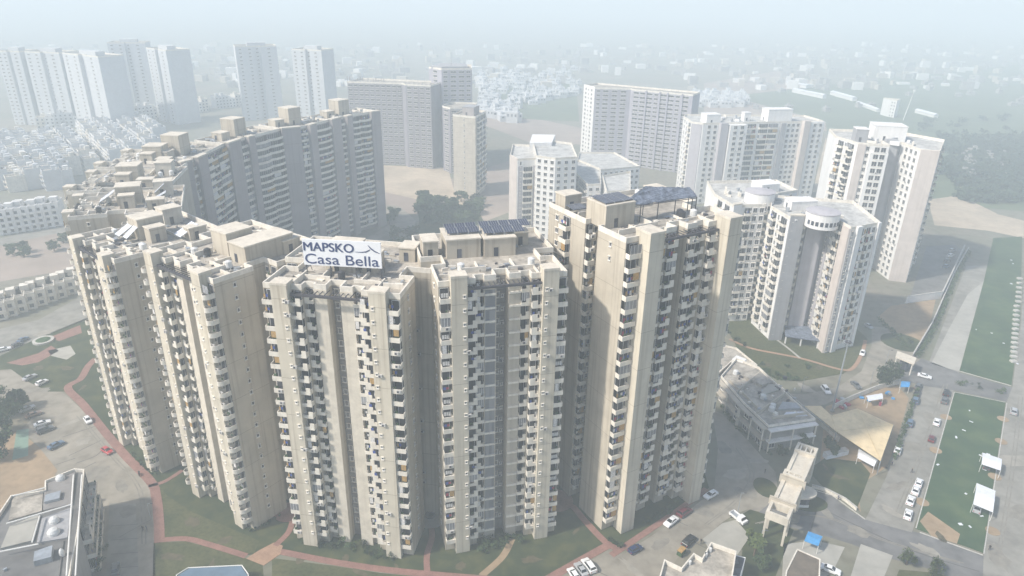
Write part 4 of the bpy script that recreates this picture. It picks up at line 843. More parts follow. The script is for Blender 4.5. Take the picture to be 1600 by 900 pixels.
for i, (u, v) in enumerate(sh): shrub(u, v, random.choice((.9, 1.3)), 'dark green shrub in the strip along the tallest tower', 'shrubs along the tallest tower', 60 + i % 3)
sh = [(955, 845), (962, 850), (969, 853)]
for i, (u, v) in enumerate(sh): shrub(u, v, .9, 'clipped shrub at the sharp corner of the red path', 'clipped shrubs at the path corner', 63)
sh = [(1150, 532), (1160, 540), (1138, 520), (1200, 580), (1216, 588), (1230, 592), (1245, 592), (1190, 570), (1228, 574), (1262, 575), (1400, 530), (1420, 535), (1410, 540), (1405, 525)]
for i, (u, v) in enumerate(sh): shrub(u, v, random.choice((1.2, 1.8)), 'dark shrub on the garden lawns around the nearest white tower', 'shrubs around the nearest white tower', 60 + i % 3)
for i, (u, v) in enumerate([(1504, 602), (1524, 606), (1565, 614)]): shrub(u, v, 2.2, 'low dark bush on the median of the cross road', 'bushes on the cross road median', 61)
# far woodland: one mass
wb = MB(); rw = random.Random(5)
for i in range(360):
    if i < 340: u, v = rw.uniform(1470, 1640), rw.uniform(215, 318)
    else: u, v = rw.uniform(1400, 1620), rw.uniform(180, 225)
    if u < 1500 and v > 290: continue
    c = G(u, v); r = rw.uniform(4, 9); m_, _ = leaf_mb(r, r * .5, 70, rw.randint(0, 9999), 1.6, 5); wb.merge(m_, Matrix.Translation((c.x, c.y, r * .45)))
tb = MB(); rt = random.Random(31)
for i in range(800):
    u, v = rt.uniform(-100, 1700), rt.uniform(72, 140)
    if v > 118 and (u < 260 or 880 < u < 1060): continue
    c = G(u, v); sx, sy = rt.uniform(5, 16), rt.uniform(5, 12); tb.cbox((c.x, c.y, 0), sx, sy, rt.uniform(3, 11), rt.uniform(-.4, .4), rt.choice((0, 1, 1, 2)))
setp(tb.build('far_town', [M['white'], M['concrete'], M['beige2']]), kind='stuff', label='faint low town dissolving into the haze towards the horizon', category='town')
setp(wb.build('far_woodland', M['wood']), kind='stuff', label='hazy dark woodland beyond the sandy ground', category='woodland')
# ------------------------------------------------------------------ houses
def house(name, label, group, px, rz, w_, d, h, seed, wallm='white', cat='house', copy_of={}):
    k = (name, seed, wallm)
    if k not in copy_of:
        r = random.Random(seed); e = thing(name, label, cat, (0, 0, 0), 0, group); kids[e] = []
        def part(n, b, m, par=None):
            o = bpy.data.objects.new(n, b.mesh(n, M[m] if isinstance(m, str) else m)); C.objects.link(o); o.parent = par or e; kids.setdefault(par or e, []).append(o); return o
        part('wall', MB().box(-w_ / 2, -d / 2, 0, w_ / 2, d / 2, h), wallm)
        b = MB(); t = .22
        for a in ((-w_ / 2, -d / 2, w_ / 2, -d / 2 + t), (-w_ / 2, d / 2 - t, w_ / 2, d / 2), (-w_ / 2, -d / 2 + t, -w_ / 2 + t, d / 2 - t), (w_ / 2 - t, -d / 2 + t, w_ / 2, d / 2 - t)): b.box(a[0], a[1], h - .01, a[2], a[3], h + .9)
        b.box(-w_ / 2 + t, -d / 2 + t, h - .01, w_ / 2 - t, d / 2 - t, h + .04, 1); part('parapet', b, [M[wallm], M['roof']])
        x = r.uniform(-w_ * .3, w_ * .05); y = r.uniform(-d * .2, d * .1); part('stair_room', MB().box(x, y, h + .05, x + w_ * .38, y + d * .3, h + 2.8), wallm)
        part('water_tank', MB().tube((w_ * .3, d * .3, h + .4), (w_ * .3, d * .3, h + 1.9), .7, .6, 8), 'tankb' if r.random() < .5 else 'tank')
        nf = int(h / 3)
        for f in range(nf):
            for sx in (-.26, .26):
                part('window', MB().box(w_ * sx - .7, -d / 2 - .05, f * 3 + .9, w_ * sx + .7, -d / 2 + .02, f * 3 + 2.3), 'glass')
            if f: part('balcony', MB().box(-w_ * .42, -d / 2 - 1.1, f * 3 - .1, w_ * .42, -d / 2 - .003, f * 3 + .06).box(-w_ * .42, -d / 2 - 1.1, f * 3 + .06, w_ * .42, -d / 2 - 1.0, f * 3 + .85), wallm)
        copy_of[k] = e; o = e
    else: o = copy_tree(copy_of[k])
    c = G(*px) if not isinstance(px, Vector) else px
    o.location = (c.x, c.y, 0); o.rotation_euler = (0, 0, rz); o['label'] = label; o['category'] = cat
    if group: o['group'] = group
    return o
def row(a, b, gap=7.2, dbl=False, **kw):
    A, B_ = G(*a), G(*b); d = (B_ - A); L = d.length; d.normalize(); n = int(L / gap); ang = math.atan2(d.y, d.x)
    for i in range(n): house('row_house', 'pale flat-roofed row house in the hazy terraces left of the curved slab', 'white row houses in the haze', A + d * (gap * (i + .5)), ang + (math.pi if kw.get('flip') else 0), 7.0, 10.0, random.choice((9, 9, 12)), random.randint(0, 3), random.choice(('white', 'hazepaint', 'parapet')))
rows = [((5, 225), (62, 298)), ((-40, 232), (5, 300)), ((75, 225), (118, 275)), ((98, 217), (150, 272)), ((132, 207), (188, 262)), ((160, 205), (222, 258)), ((190, 203), (245, 245)), ((215, 200), (255, 225)), ((60, 200), (150, 196)), ((165, 194), (330, 172)), ((335, 170), (440, 158))]
rows += [((28, 224), (90, 300)), ((52, 226), (104, 290)), ((-20, 228), (30, 300)), ((70, 190), (160, 187))]
for a, b_ in rows: row(a, b_)
for i in range(9):
    u = -6 + i * 11.5; house('terrace_block', 'tall white terrace house facing the brown field, front row of the hazy terraces', 'front row of the hazy terraces', (u, 363 - u * .16), math.radians(20), 9.5, 11, 12, 20 + i % 3)
for i in range(9):
    u = -4 + i * 15.5; house('low_house', 'low cream terrace house along the side road left of the ring', 'cream terrace houses by the side road', (u, 492 - u * .36), math.radians(32), 7.6, 11, 6, 30 + i % 3, 'parapet')
def hedge(label, px, wd, h, seed):
    P = smooth([G(*p) for p in px], 3); L_ = sum((b - a).length for a, b in zip(P, P[1:])); m_ = MB(); r = random.Random(seed)
    for a, b in zip(P, P[1:]):
        k = max(1, int((b - a).length / .9))
        for i in range(k):
            q = a.lerp(b, i / k); lm, _ = leaf_mb(wd * r.uniform(.5, .75), h * .5, 26, r.randint(0, 9999), .3, 4); m_.merge(lm, Matrix.Translation((q.x, q.y, h * .5)))
    c = P[0]; o = m_.build('hedge', M['leaf']); setp(o, label=label, category='hedge')
hedge('long dark hedge between the dug-up yard and the north road', [(1397, 718), (1416, 660), (1436, 604)], 1.6, 1.6, 1)
hedge('dark hedge along the rounded corner of the nearest white tower garden', [(1150, 545), (1182, 574), (1214, 592), (1250, 596)], 1.5, 1.3, 2)
hedge('dark hedge on the far side of the inner road towards the round island', [(1372, 500), (1396, 522), (1422, 548)], 1.8, 1.5, 3)
hedge('dark hedge against the long wall beside the pale pavement', [(1432, 560), (1460, 512), (1494, 432), (1514, 394)], 2.2, 1.8, 4)
hedge('low hedge along the forecourt edge in front of the clubhouse', [(1128, 636), (1150, 668), (1180, 690), (1206, 716)], 1.6, 1.2, 5)
hedge('low hedge at the foot of the curved balcony tower beside the red path', [(205, 708), (232, 735), (246, 742)], 1.0, .9, 6)
hedge('low hedge along the flank of the tower left of the sign', [(392, 832), (420, 818), (444, 802)], 1.0, .9, 7)
def far_house(u, v, s, label, group, wm='white'):
    c = G(u, v); o = bpy.data.objects.new('far_house', FH[wm][random.randint(0, 2)]); C.objects.link(o); o.location = c; o.rotation_euler.z = random.uniform(-.5, .5); o.scale = (s * random.uniform(.8, 1.5), s, s * random.uniform(.7, 1.2))
    setp(o, label=label, category='house', group=group)
FH = {}
for wm in ('white', 'parapet'):
    FH[wm] = []; fm = 'hazepaint' if wm == 'white' else 'concrete'
    for i in range(3):
        b = MB().box(-4, -4, 0, 4, 4, 6).box(-2 + i, 0, 6.002, 1 + i, 3, 8.4)
        for x in (-2.6, 0, 2.6): b.box(x - .6, -4.06, 3.6, x + .6, -3.9, 5.0, 1)
        FH[wm].append(b.mesh('far_house', [M[fm], M['glass']]))
rv = random.Random(12)
for i in range(190):
    u = rv.uniform(750, 905); v = rv.uniform(108, 178)
    if v > 140 + (905 - u) * .28 + 8: continue
    far_house(u, v, 1.0, 'tiny white house in the dense far village behind the unfinished block', 'far village houses behind the unfinished block')
for i in range(60): far_house(rv.uniform(1080, 1165), rv.uniform(150, 168), 1.1, 'tiny white house in the far village right of the lilac slab', 'far village houses right of the lilac slab')
for i in range(22): far_house(750 + i * 2.6 + rv.uniform(-1, 1), 178 + i * .55 + rv.uniform(-2, 2), 1.4, 'white house in the bright row at the near edge of the far village', 'row at the near edge of the far village')
for i in range(34): far_house(rv.uniform(1140, 1600), rv.uniform(92, 175), .8, 'small pale house scattered over the hazy slope at upper right', 'houses scattered over the hazy slope', 'parapet')
for i in range(12): far_house(rv.uniform(1500, 1575), rv.uniform(238, 285), .8, 'small pale house in the hamlet inside the hazy woodland', 'hamlet in the hazy woodland', 'parapet')
def shed(a, b_, wd, h, label):
    A, B_ = G(*a), G(*b_); d = (B_ - A); L = d.length; ang = math.atan2(d.y, d.x); e = thing('long_shed', label, 'shed', (A.x, A.y, 0), ang)
    o = bpy.data.objects.new('wall', MB().box(0, -wd / 2, 0, L, wd / 2, h).mesh('wall', M['white'])); C.objects.link(o); o.parent = e
    b = MB().add([(-.4, -wd / 2 - .4, h + .003), (L + .4, -wd / 2 - .4, h + .003), (L + .4, 0, h + 1.6), (-.4, 0, h + 1.6), (-.4, wd / 2 + .4, h + .003), (L + .4, wd / 2 + .4, h + .003)], [(0, 1, 2, 3), (3, 2, 5, 4), (0, 3, 4), (1, 5, 2)])
    o = bpy.data.objects.new('roof', b.mesh('roof', M['wsheet'])); C.objects.link(o); o.parent = e
shed((1230, 133), (1262, 138), 8, 4, 'long white shed at the top of the pinkish field'); shed((1240, 144), (1288, 154), 6, 4, 'long white shed below the topmost one on the pinkish field'); shed((1300, 148), (1335, 158), 6, 4, 'white shed in line right of the topmost shed')
shed((1340, 163), (1372, 175), 4, 2.5, 'thin white wall-like shed leading to the small white block'); shed((1432, 176), (1462, 184), 5, 3, 'white shed right of the small white block with the mast')
o = [G(1386, 182).xy, G(1396, 184).xy, (G(1396, 184) + Vector((9, 11, 0))).xy, (G(1386, 182) + Vector((-2, 12, 0))).xy]
T = row_tower('small_white_block', 'small far white block beside a leaning white mast above the tallest white tower', None, o, 17, 5, 'white', {0: [(.3, 1.6), (.7, 1.6)]}, cat='building'); T.finish()
c = G(1411, 188); e = thing('far_mast', 'thin white mast beside the small far white block', 'mast', c); b = MB().tube((0, 0, 0), (4.5, 0, 30), .45, .25, 6); o = bpy.data.objects.new('pole', b.mesh('pole', M['white'])); C.objects.link(o); o.parent = e
o = bpy.data.objects.new('antenna', MB().box(3.6, -.8, 29, 5.4, .8, 31).mesh('antenna', M['white'])); C.objects.link(o); o.parent = e

# ------------------------------------------------------------------ buildings near the camera
def poly(px, z): return [G(u, v, z) for u, v in px]
# clubhouse
z = 8.0
e0 = G(1200, 640, 0)
CH = Tower('clubhouse', 'long grey flat-roofed clubhouse with white fascias between the tallest tower and the mast', None, [p.xy for p in poly([(1126, 590), (1162, 632), (1200, 668), (1274, 657), (1240, 628), (1214, 603), (1186, 576), (1150, 562)], z)], z, 2, 'concrete', 'clubhouse', roofmat='roof', par=.7)
p = poly([(1126, 590), (1162, 632), (1200, 668), (1274, 657)], z)
for a, b_ in ((p[0], p[1]), (p[1], p[2]), (p[2], p[3])):
    L = (b_ - a).length; last = a is p[2]
    CH.wins(a, b_, 1.2, 2.0, 1.6, 0, 0, 2 if not last else 1, .8)
    if L > 9 and not last: CH.wins(a, b_, L - 4.2, 2.0, 1.6, 0, 0, 2, .8)
    t = (b_ - a).normalized(); n = Vector((t.y, -t.x, 0))
    for zz in (3.6, 7.3): MB().prism([(q.x, q.y) for q in (a - n * .1, a + n * 1.6, b_ + n * 1.6, b_ - n * .1)], zz, zz + .35).build('canopy_slab', M['white' if last else 'beige2'], CH.e)
    k = max(2, int(L / 6))
    for i in range(k + 1):
        q = a.lerp(b_, min(.98, max(.02, i / k))) + n * 1.2; MB().box(q.x - .16, q.y - .16, 0, q.x + .16, q.y + .16, 7.3).build('column', M['parapet'], CH.e)
for px, hh, m_ in (([(1160, 590), (1190, 606), (1206, 600), (1180, 580)], 1.0, 'roof'), ([(1185, 620), (1214, 612), (1222, 604), (1200, 602)], .5, 'pale'), ([(1215, 642), (1250, 640), (1244, 632), (1222, 630)], .6, 'tin'), ([(1222, 652), (1262, 650), (1255, 644), (1228, 645)], .25, 'wsheet')):
    q = [a.xy for a in poly(px, z)]; MB().prism(ccw(q), z, z + hh).build('roof_block', M[m_], CH.e)
for u, v in ((1193, 618), (1208, 632), (1206, 637), (1150, 580)):
    q = G(u, v, z + 1); MB().tube((q.x, q.y, z), (q.x, q.y, z + 1.2), .9, .8, 12).tube((q.x, q.y, z + 1.2), (q.x, q.y, z + 1.5), .8, .2, 12).build('roof_dome', M['tank'], CH.e)
for (u0, v0), (u1, v1), hh in (((1150, 616), (1186, 585), 1.1), ((1182, 650), (1226, 618), 1.3), ((1140, 596), (1190, 645), .8), ((1206, 655), (1262, 648), .9)):
    a, c = G(u0, v0, z), G(u1, v1, z); d = c - a; m_ = (a + c) / 2; MB().cbox((m_.x, m_.y, z), d.length, .35, hh, math.atan2(d.y, d.x)).build('roof_wall', M['beige2'], CH.e)
rc = random.Random(8); b = MB()
for i in range(26): q = G(rc.uniform(1150, 1250), rc.uniform(585, 655), z); b.cbox((q.x, q.y, z + .01), rc.uniform(.3, 1.6), rc.uniform(.3, 1.0), rc.uniform(.2, .9), rc.uniform(0, 3), rc.randint(0, 2))
b.build('roof_clutter', [M['tin'], M['parapet'], M['rail']], CH.e)['kind'] = 'stuff'
CH.finish()
AN = Tower('clubhouse_annex', 'small stepped annex with a white roof hood at the hidden end of the clubhouse', None, [q.xy for q in poly([(1108, 590), (1122, 586), (1150, 560), (1183, 572), (1150, 545), (1125, 540)], 6)], 6, 2, 'concrete', 'building', par=.6)
q = [a.xy for a in poly([(1143, 566), (1160, 572), (1166, 566), (1150, 560)], 7)]; MB().prism(ccw(q), 6, 8.2).build('roof_hood', M['white'], AN.e)
AN.finish()
# tan tensile canopy over the yard
def tan():
    P = [G(1257, 634, 5), G(1283, 634, 5.2), G(1299, 649, 5.6), G(1340, 638, 6.2), G(1396, 664, 5.2), G(1376, 720, 4.6), G(1307, 674, 5.2)]
    c = sum(P, Vector()) / len(P); e = thing('yard_canopy', 'large tan fabric canopy stretched over the yard beside the mast', 'canopy', (c.x, c.y, 0)); up_ = Vector((0, 0, .12))
    F = [(0, 1, 2, 6), (2, 3, 4, 6), (4, 5, 6)]; N = len(P)
    MB().add(P + [p - up_ for p in P], F + [tuple(N + i for i in f[::-1]) for f in F] + [(i, N + i, N + (i + 1) % N, (i + 1) % N) for i in range(N)]).build('canopy_sheet', M['tan'], e)
    for p in P: MB().tube((p.x, p.y, 0), (p.x, p.y, p.z - .1), .12, .12, 6).build('post', M['tin'], e)
    b = MB()
    for i, j in ((2, 4), (2, 6), (6, 4), (3, 5), (6, 5)): b.tube(P[i] + up_ * .3, P[j] + up_ * .3, .07, .07, 5)
    b.build('ridge_cable', M['tan'], e)
tan()
# tall lamp mast
c = G(1300, 643); e = thing('lamp_mast', 'very tall grey lamp mast standing at the end of the tan canopy', 'lamp mast', (c.x, c.y, 0))
for n_, b, m_ in (('pole', MB().tube((0, 0, 0), (0, 0, 25), .32, .16, 10), 'tin'), ('base', MB().tube((0, 0, 0), (0, 0, .5), .7, .7, 10), 'concrete'), ('lamp_ring', MB().tube((0, 0, 24.3), (0, 0, 24.7), .9, .9, 12), 'rail')):
    o = bpy.data.objects.new(n_, b.mesh(n_, M[m_])); C.objects.link(o); o.parent = e
for i in range(6):
    a = i * 1.047; o = bpy.data.objects.new('floodlight', MB().box(math.cos(a) * 1.2 - .25, math.sin(a) * 1.2 - .25, 24, math.cos(a) * 1.2 + .25, math.sin(a) * 1.2 + .25, 24.4).mesh('floodlight', M['tin'])); C.objects.link(o); o.parent = e
# entrance gate
def gate():
    z = 9.0; A, B_ = G(1216, 800, z), G(1262, 697, z); d = (B_ - A); d.z = 0; L = d.length; ang = math.atan2(d.y, d.x)
    e = thing('entrance_gate', 'tall stone coloured entrance gate of three pylons joined by open roof frames', 'gate', (A.x, A.y, 0), ang)
    def add(n_, b, m_): o = bpy.data.objects.new(n_, b.mesh(n_, M[m_])); C.objects.link(o); o.parent = e
    W = 2.6
    for x0, x1, zz in ((-.5, 4.6, 8.3), (L * .47, L * .47 + 2.2, 9.6), (L - 3.4, L + .6, 9.0)):
        if x0 < 0:
            add('pylon', MB().box(x0, -W, zz - 2, x1, -W + .7, zz).box(x0, W - .7, zz - 2, x1, W, zz).box(x0, -W + .7, zz - 2, x0 + .7, W - .7, zz - .01).box(x1 - .7, -W + .7, zz - 2, x1, W - .7, zz - .01), 'creamcap')
            for px_ in (x0 + .3, x1 - .8):
                for py_ in (-W + .1, W - .6): add('leg', MB().box(px_, py_, 0, px_ + .5, py_ + .5, zz - 2.002), 'creamcap')
            continue
        b = MB().box(x0, -W, 0, x1, -W + .7, zz).box(x0, W - .7, 0, x1, W, zz).box(x0, -W + .7, 0, x0 + .7, W - .7, zz - .01).box(x1 - .7, -W + .7, 0, x1, W - .7, zz - .01)
        add('pylon', b, 'creamcap')
        b = MB()
        for k in range(3): b.box(x0 + .8, -W + 1.2 + k * 1.3, zz - .6, x1 - .8, -W + 1.5 + k * 1.3, zz - .2)
        add('roof_louvre', b, 'parapet')
    for x0, x1, zz in ((4.6, L * .47, 7.6), (L * .47 + 2.2, L - 3.4, 8.2)):
        add('roof_beam', MB().box(x0 + .01, -W + .1, zz - .5, x1 - .01, -W + 1.0, zz + .2).box(x0 + .01, W - 1.0, zz - .5, x1 - .01, W - .1, zz + .2).box(x0 + .01, -W + 1.003, zz - .4, x1 - .01, W - 1.003, zz - .2), 'creamcap')
    for x in (4.6, L * .47): add('fin_wall', MB().box(x - .2, -W - .5, 7.0, x + .15, W + .5, 9.3), 'beige2')
gate()
c = G(1250, 768, 4); e = thing('guard_booth', 'glass guard booth under an oval slab beside the entrance gate', 'booth', (c.x, c.y, 0))
def add(e, n_, b, m_): o = bpy.data.objects.new(n_, b.mesh(n_, M[m_])); C.objects.link(o); o.parent = e; return o
b = MB().prism([(math.cos(i / 16 * math.pi) * 4.2, math.sin(i / 16 * math.pi) * 2.8) for i in range(32)], 3.7, 4.1); b.add([(math.cos(i / 16 * math.pi) * 4.2, math.sin(i / 16 * math.pi) * 2.8, 3.7) for i in range(32)][::-1], [tuple(range(32))])
add(e, 'oval_roof', b, 'creamcap'); add(e, 'booth', MB().box(-.5, -1.4, 0, 2.2, 1.2, 2.8), 'glass'); add(e, 'column', MB().tube((-2, 0, 0), (-2, 0, 3.7), .25, .25, 10), 'creamcap'); add(e, 'sill', MB().box(-.6, -1.5, .0, 2.3, 1.3, .9), 'white')
# flat-roofed house at the bottom edge
H1 = Tower('flat_roofed_house', 'cream flat-roofed house cut off by the bottom edge, right of the parked white cars', None, [q.xy for q in poly([(1023, 930), (1037, 879), (1064, 892), (1083, 869), (1096, 877), (1110, 852), (1150, 866), (1140, 930)], 6.5)], 6.5, 2, 'parapet', 'house', par=1.0)
q = ccw([a.xy for a in poly([(1149, 868), (1165, 872), (1156, 905), (1138, 900)], 5)]); MB().prism(q, 0, 5.2).build('side_wing', M['white'], H1.e); q2 = [sum(q, Vector((0, 0))) / 4 + (v - sum(q, Vector((0, 0))) / 4) * .86 for v in q]; MB().prism(q2, 5.2, 5.35).build('skylight', M['glass'], H1.e)
for u, v in ((1110, 858), (1103, 866), (1078, 878)): q = G(u, v, 7.2); MB().tube((q.x, q.y, 6.5), (q.x, q.y, 7.5), .35, .35, 10).build('roof_vent', M['tank'], H1.e)
H1.finish()
H2 = Tower('brown_roofed_block', 'low block with a plain brown flat roof below the blue tarpaulin', None, [q.xy for q in poly([(1245, 858), (1282, 874), (1280, 935), (1222, 930), (1228, 892)], 4)], 4, 1, 'concrete', 'building', roofmat='brownroof', par=.15); H2.finish()
# big building at the bottom left
zz = 12.0
H3 = Tower('community_building', 'grey flat-roofed building with steel frames and white domes at the lower left', None, [q.xy for q in poly([(117, 736), (71, 755), (71, 770), (18, 778), (-30, 850), (-30, 960), (100, 960), (124, 830), (133, 737)], zz)], zz, 3, 'greyb', 'building', roofmat='road3', par=.8)
for px, z1, m_ in (([(70, 760), (118, 740), (112, 790), (68, 800)], .5, 'greyp'), ([(20, 780), (68, 765), (66, 800), (14, 815)], .35, 'roof'), ([(16, 826), (62, 806), (50, 848), (2, 860)], .6, 'pale'), ([(66, 812), (112, 795), (106, 842), (58, 850)], .4, 'greyb'), ([(0, 868), (100, 846), (92, 910), (-20, 925)], .25, 'road3')):
    q = ccw([a.xy for a in poly(px, zz)]); MB().prism(q, zz, zz + z1).build('roof_deck', M[m_], H3.e)
for a, b_ in (((10, 818), (112, 788)), ((0, 862), (60, 850)), ((115, 742), (104, 900)), ((128, 742), (118, 900)), ((20, 775), (70, 762)), ((62, 806), (50, 848))):
    A, B_ = G(*a, zz + 1.5), G(*b_, zz + 1.5); MB().tube(A, B_, .16, .16, 6).build('roof_rail', M['pipe'], H3.e)
for u, v, r in ((94, 746, 1.0), (84, 812, 1.0), (83, 830, 1.2), (96, 862, .5)):
    q = G(u, v, zz + 1); b = MB().tube((q.x, q.y, zz), (q.x, q.y, zz + 1.0), r, r, 16).tube((q.x, q.y, zz + 1.0), (q.x, q.y, zz + 1.5), r, r * .7, 16).tube((q.x, q.y, zz + 1.5), (q.x, q.y, zz + 1.8), r * .7, .1, 16); b.build('roof_dome', M['tank'], H3.e)
q = ccw([a.xy for a in poly([(56, 868), (84, 858), (82, 876), (54, 884)], zz + .5)]); MB().prism(q, zz, zz + 1.6).build('cooling_unit', M['tin'], H3.e)
q = ccw([a.xy for a in poly([(72, 777), (96, 770), (94, 782), (70, 788)], zz + .5)]); MB().prism(q, zz, zz + 1.2).build('cooling_unit', M['tin'], H3.e)
p = poly([(124, 830), (133, 737)], zz); a, b_ = p; t = (b_ - a).normalized(); n = Vector((t.y, -t.x, 0)); L = (b_ - a).length
for k in range(4):
    for f in (0, 1, 2): H3.balc(a, b_, L * k / 4 + .3, L * (k + 1) / 4 - .3, 1.8, 'full', f, f + 1)
H3.finish()
rg = random.Random(4)
for i in range(9): u, v = (146 + rg.uniform(-6, 14), 775 + i * 14); shrub(u, v, 1.9, 'dark bush crowding the shaded side of the building at the lower left', 'bushes beside the building at the lower left', 62)
rh = random.Random(77); b = MB()
for i in range(40):
    q = G(rh.uniform(5, 112), rh.uniform(760, 895), zz + .6); 
    if q.y > 104: continue
    b.cbox((q.x, q.y, zz + .26), rh.uniform(.2, 1.2), rh.uniform(.2, .8), rh.uniform(.2, .8), rh.uniform(0, 3), rh.randint(0, 3))
b.build('roof_clutter', [M['rail'], M['tin'], M['cloth2'], M['road3']], H3.e)['kind'] = 'stuff'
# glass pavilion at the bottom edge
P = poly([(276, 899), (294, 888), (378, 884), (388, 898), (392, 935), (272, 935)], 3.2)
e = thing('glass_pavilion', 'blue glass roofed pavilion cut off by the bottom edge beside the dry lawn', 'pavilion', (P[0].x, P[0].y, 0))
MB().prism(ccw([p.xy for p in P]), 0, 3.0).build('wall', M['glass'], e); c = sum(P, Vector()) / len(P); MB().prism(ccw([(c + (p - c) * .96).xy for p in P]), 3.0, 3.3).build('glass_roof', M['steelb'], e)
b = MB()
for i in range(len(P)): b.tube(P[i] + Vector((0, 0, .15)), P[(i + 1) % len(P)] + Vector((0, 0, .15)), .12, .12, 6)
b.build('rim', M['pipe'], e)
# white canopies on the green lot, tarps, gatehouse, hut, wall
def tent(name, label, px, z0, z1, m, cat='canopy'):
    P = poly(px, (z0 + z1) / 2); c = sum(P, Vector()) / 4; e = thing(name, label, cat, (c.x, c.y, 0))
    for i, zc in zip(range(4), (z1, z1, z0, z0)): P[i].z = zc
    up_ = Vector((0, 0, .1)); mid = [(P[0] + P[3]) / 2, (P[1] + P[2]) / 2]
    for q in mid: q.z += .35
    V = [P[0], P[1], mid[1], mid[0], P[2], P[3]]
    MB().add(V + [v - up_ for v in V], [(0, 1, 2, 3), (3, 2, 4, 5), (9, 8, 7, 6), (11, 10, 8, 9), (0, 6, 7, 1), (5, 4, 10, 11), (0, 3, 9, 6), (3, 5, 11, 9), (1, 7, 8, 2), (2, 8, 10, 4)]).build('sheet_roof', M[m], e)
    for p in P: MB().tube((p.x, p.y, 0), (p.x, p.y, p.z - .05), .07, .07, 6).build('post', M['pipe'], e)
    return e
tent('car_shelter', 'white sheet shelter with a car under it, upper one on the green lot', [(1535, 708), (1565, 718), (1564, 734), (1534, 724)], 2.8, 3.2, 'wsheet')
tent('car_shelter', 'larger white sheet shelter, lower one on the green lot', [(1526, 756), (1555, 768), (1552, 799), (1521, 786)], 2.8, 3.3, 'wsheet')
tent('tarpaulin', 'bright blue tarpaulin roof beside the entrance road', [(1263, 831), (1285, 839), (1279, 852), (1257, 844)], 2.4, 2.8, 'blue', 'tarpaulin')
tent('tarpaulin', 'small bright blue roof of the hut beside the large round tree', [(1408, 596), (1422, 597), (1421, 604), (1407, 604)], 2.4, 2.7, 'blue', 'tarpaulin')
tent('yard_shelter', 'white sheet shelter among the rubble behind the tan canopy', [(1353, 619), (1378, 615), (1380, 622), (1357, 626)], 2.6, 2.9, 'wsheet')
tent('white_awning', 'blue and white awning at the tip of the tan canopy', [(1342, 702), (1372, 718), (1366, 728), (1340, 714)], 2.2, 2.6, 'wsheet', 'awning')
GH = thing('gatehouse', 'gatehouse with a thin beige slab roof on columns by the round island', 'gatehouse', G(1412, 580))
P = poly([(1402, 549), (1432, 560), (1428, 570), (1399, 558)], 4.5); MB().prism(ccw([p.xy for p in P]), 4.3, 4.75).build('slab_roof', M['creamcap'], GH)
for p in P: c = sum(P, Vector()) / 4; q = c + (p - c) * .85; MB().tube((q.x, q.y, 0), (q.x, q.y, 4.3), .22, .22, 8).build('column', M['parapet'], GH)
q = ccw([(sum(P, Vector()) / 4 + (p - sum(P, Vector()) / 4) * .45).xy for p in P]); MB().prism(q, 0, 3).build('booth', M['glass'], GH)
def wall(label, px, h, th, m, name='boundary_wall', piers=True):
    P = [G(*p) for p in px]; e = thing(name, label, 'wall', P[0]); b = MB(); k = MB()
    for a, c in zip(P, P[1:]):
        d = (c - a); m_ = (a + c) / 2; ang = math.atan2(d.y, d.x); b.cbox((m_.x, m_.y, 0), d.length, th, h, ang); k.cbox((m_.x, m_.y, h + .002), d.length, th + .16, .14, ang)
    b.build('wall_body', M[m], e); k.build('coping', M['kerb'], e)
wall('white compound wall on the near side of the parking yard by the tallest white tower', [(1415, 474), (1440, 470), (1470, 466), (1477, 452), (1505, 392)], 3.2, .4, 'white')
wall('pale wall round the back of the clubhouse towards the mast', [(1215, 607), (1236, 626), (1252, 640), (1285, 668), (1310, 690)], 1.6, .25, 'parapet')
wall('low pale wall between the yard and the inner road', [(1300, 640), (1330, 625), (1372, 608), (1405, 600)], 1.6, .25, 'parapet')
wall('low cream wall along the verge lawn right of the entrance gate', [(1268, 762), (1290, 768), (1320, 783), (1338, 798)], .9, .25, 'parapet')
wall('long dark wall between the dirt plot and the pale pavement', [(1425, 560), (1455, 510), (1490, 430), (1512, 392)], 2.0, .3, 'concrete')
wall('boundary wall along the field left of the ring', [(0, 366), (60, 353), (110, 345)], 2.5, .3, 'parapet')
for i in range(19):
    c = G(1583 + i * .43 + (2 if i > 12 else 0), 566 - i * 7.2); o = MB().cbox((0, 0, 0), 2.0, 1.6, .8, random.uniform(-.2, .2)); b = bpy.data.objects.new('stone_block', o.mesh('stone_block', M['kerb'])); C.objects.link(b); b.location = c  # row of bags, modelled as low blocks
    bm = bmesh.new(); bm.from_mesh(b.data); bmesh.ops.bevel(bm, geom=bm.edges[:], offset=.06, segments=1, affect='EDGES'); bm.to_mesh(b.data); bm.free(); setp(b, label='pale bag in the line beside the upper green lot', category='bag', group='pale bags beside the upper green lot')
# raised planters / sign wall by the gate
wall('decorated low wall with blue and white tiles beside the entrance gate', [(1288, 716), (1305, 712), (1322, 708)], 1.5, 1.6, 'wsheet', 'tiled_wall')
c = G(672, 806, 0); e = thing('fountain', 'small round dark fountain in the gap between the two middle towers', 'fountain', c); add(e, 'basin', MB().tube((0, 0, .05), (0, 0, .6), 1.3, 1.3, 20), 'rail'); add(e, 'water', MB().tube((0, 0, .61), (0, 0, .63), 1.1, 1.1, 20), 'glass')
c = G(52, 534, 0); e = thing('round_planter', 'round brick planter in the small park left of the ring', 'planter', G(68, 533)); add(e, 'rim', MB().tube((0, 0, 0), (0, 0, .6), 3.4, 3.4, 28), 'kerb'); add(e, 'planting', MB().tube((0, 0, .61), (0, 0, .9), 2.4, 1.6, 20), 'plant')
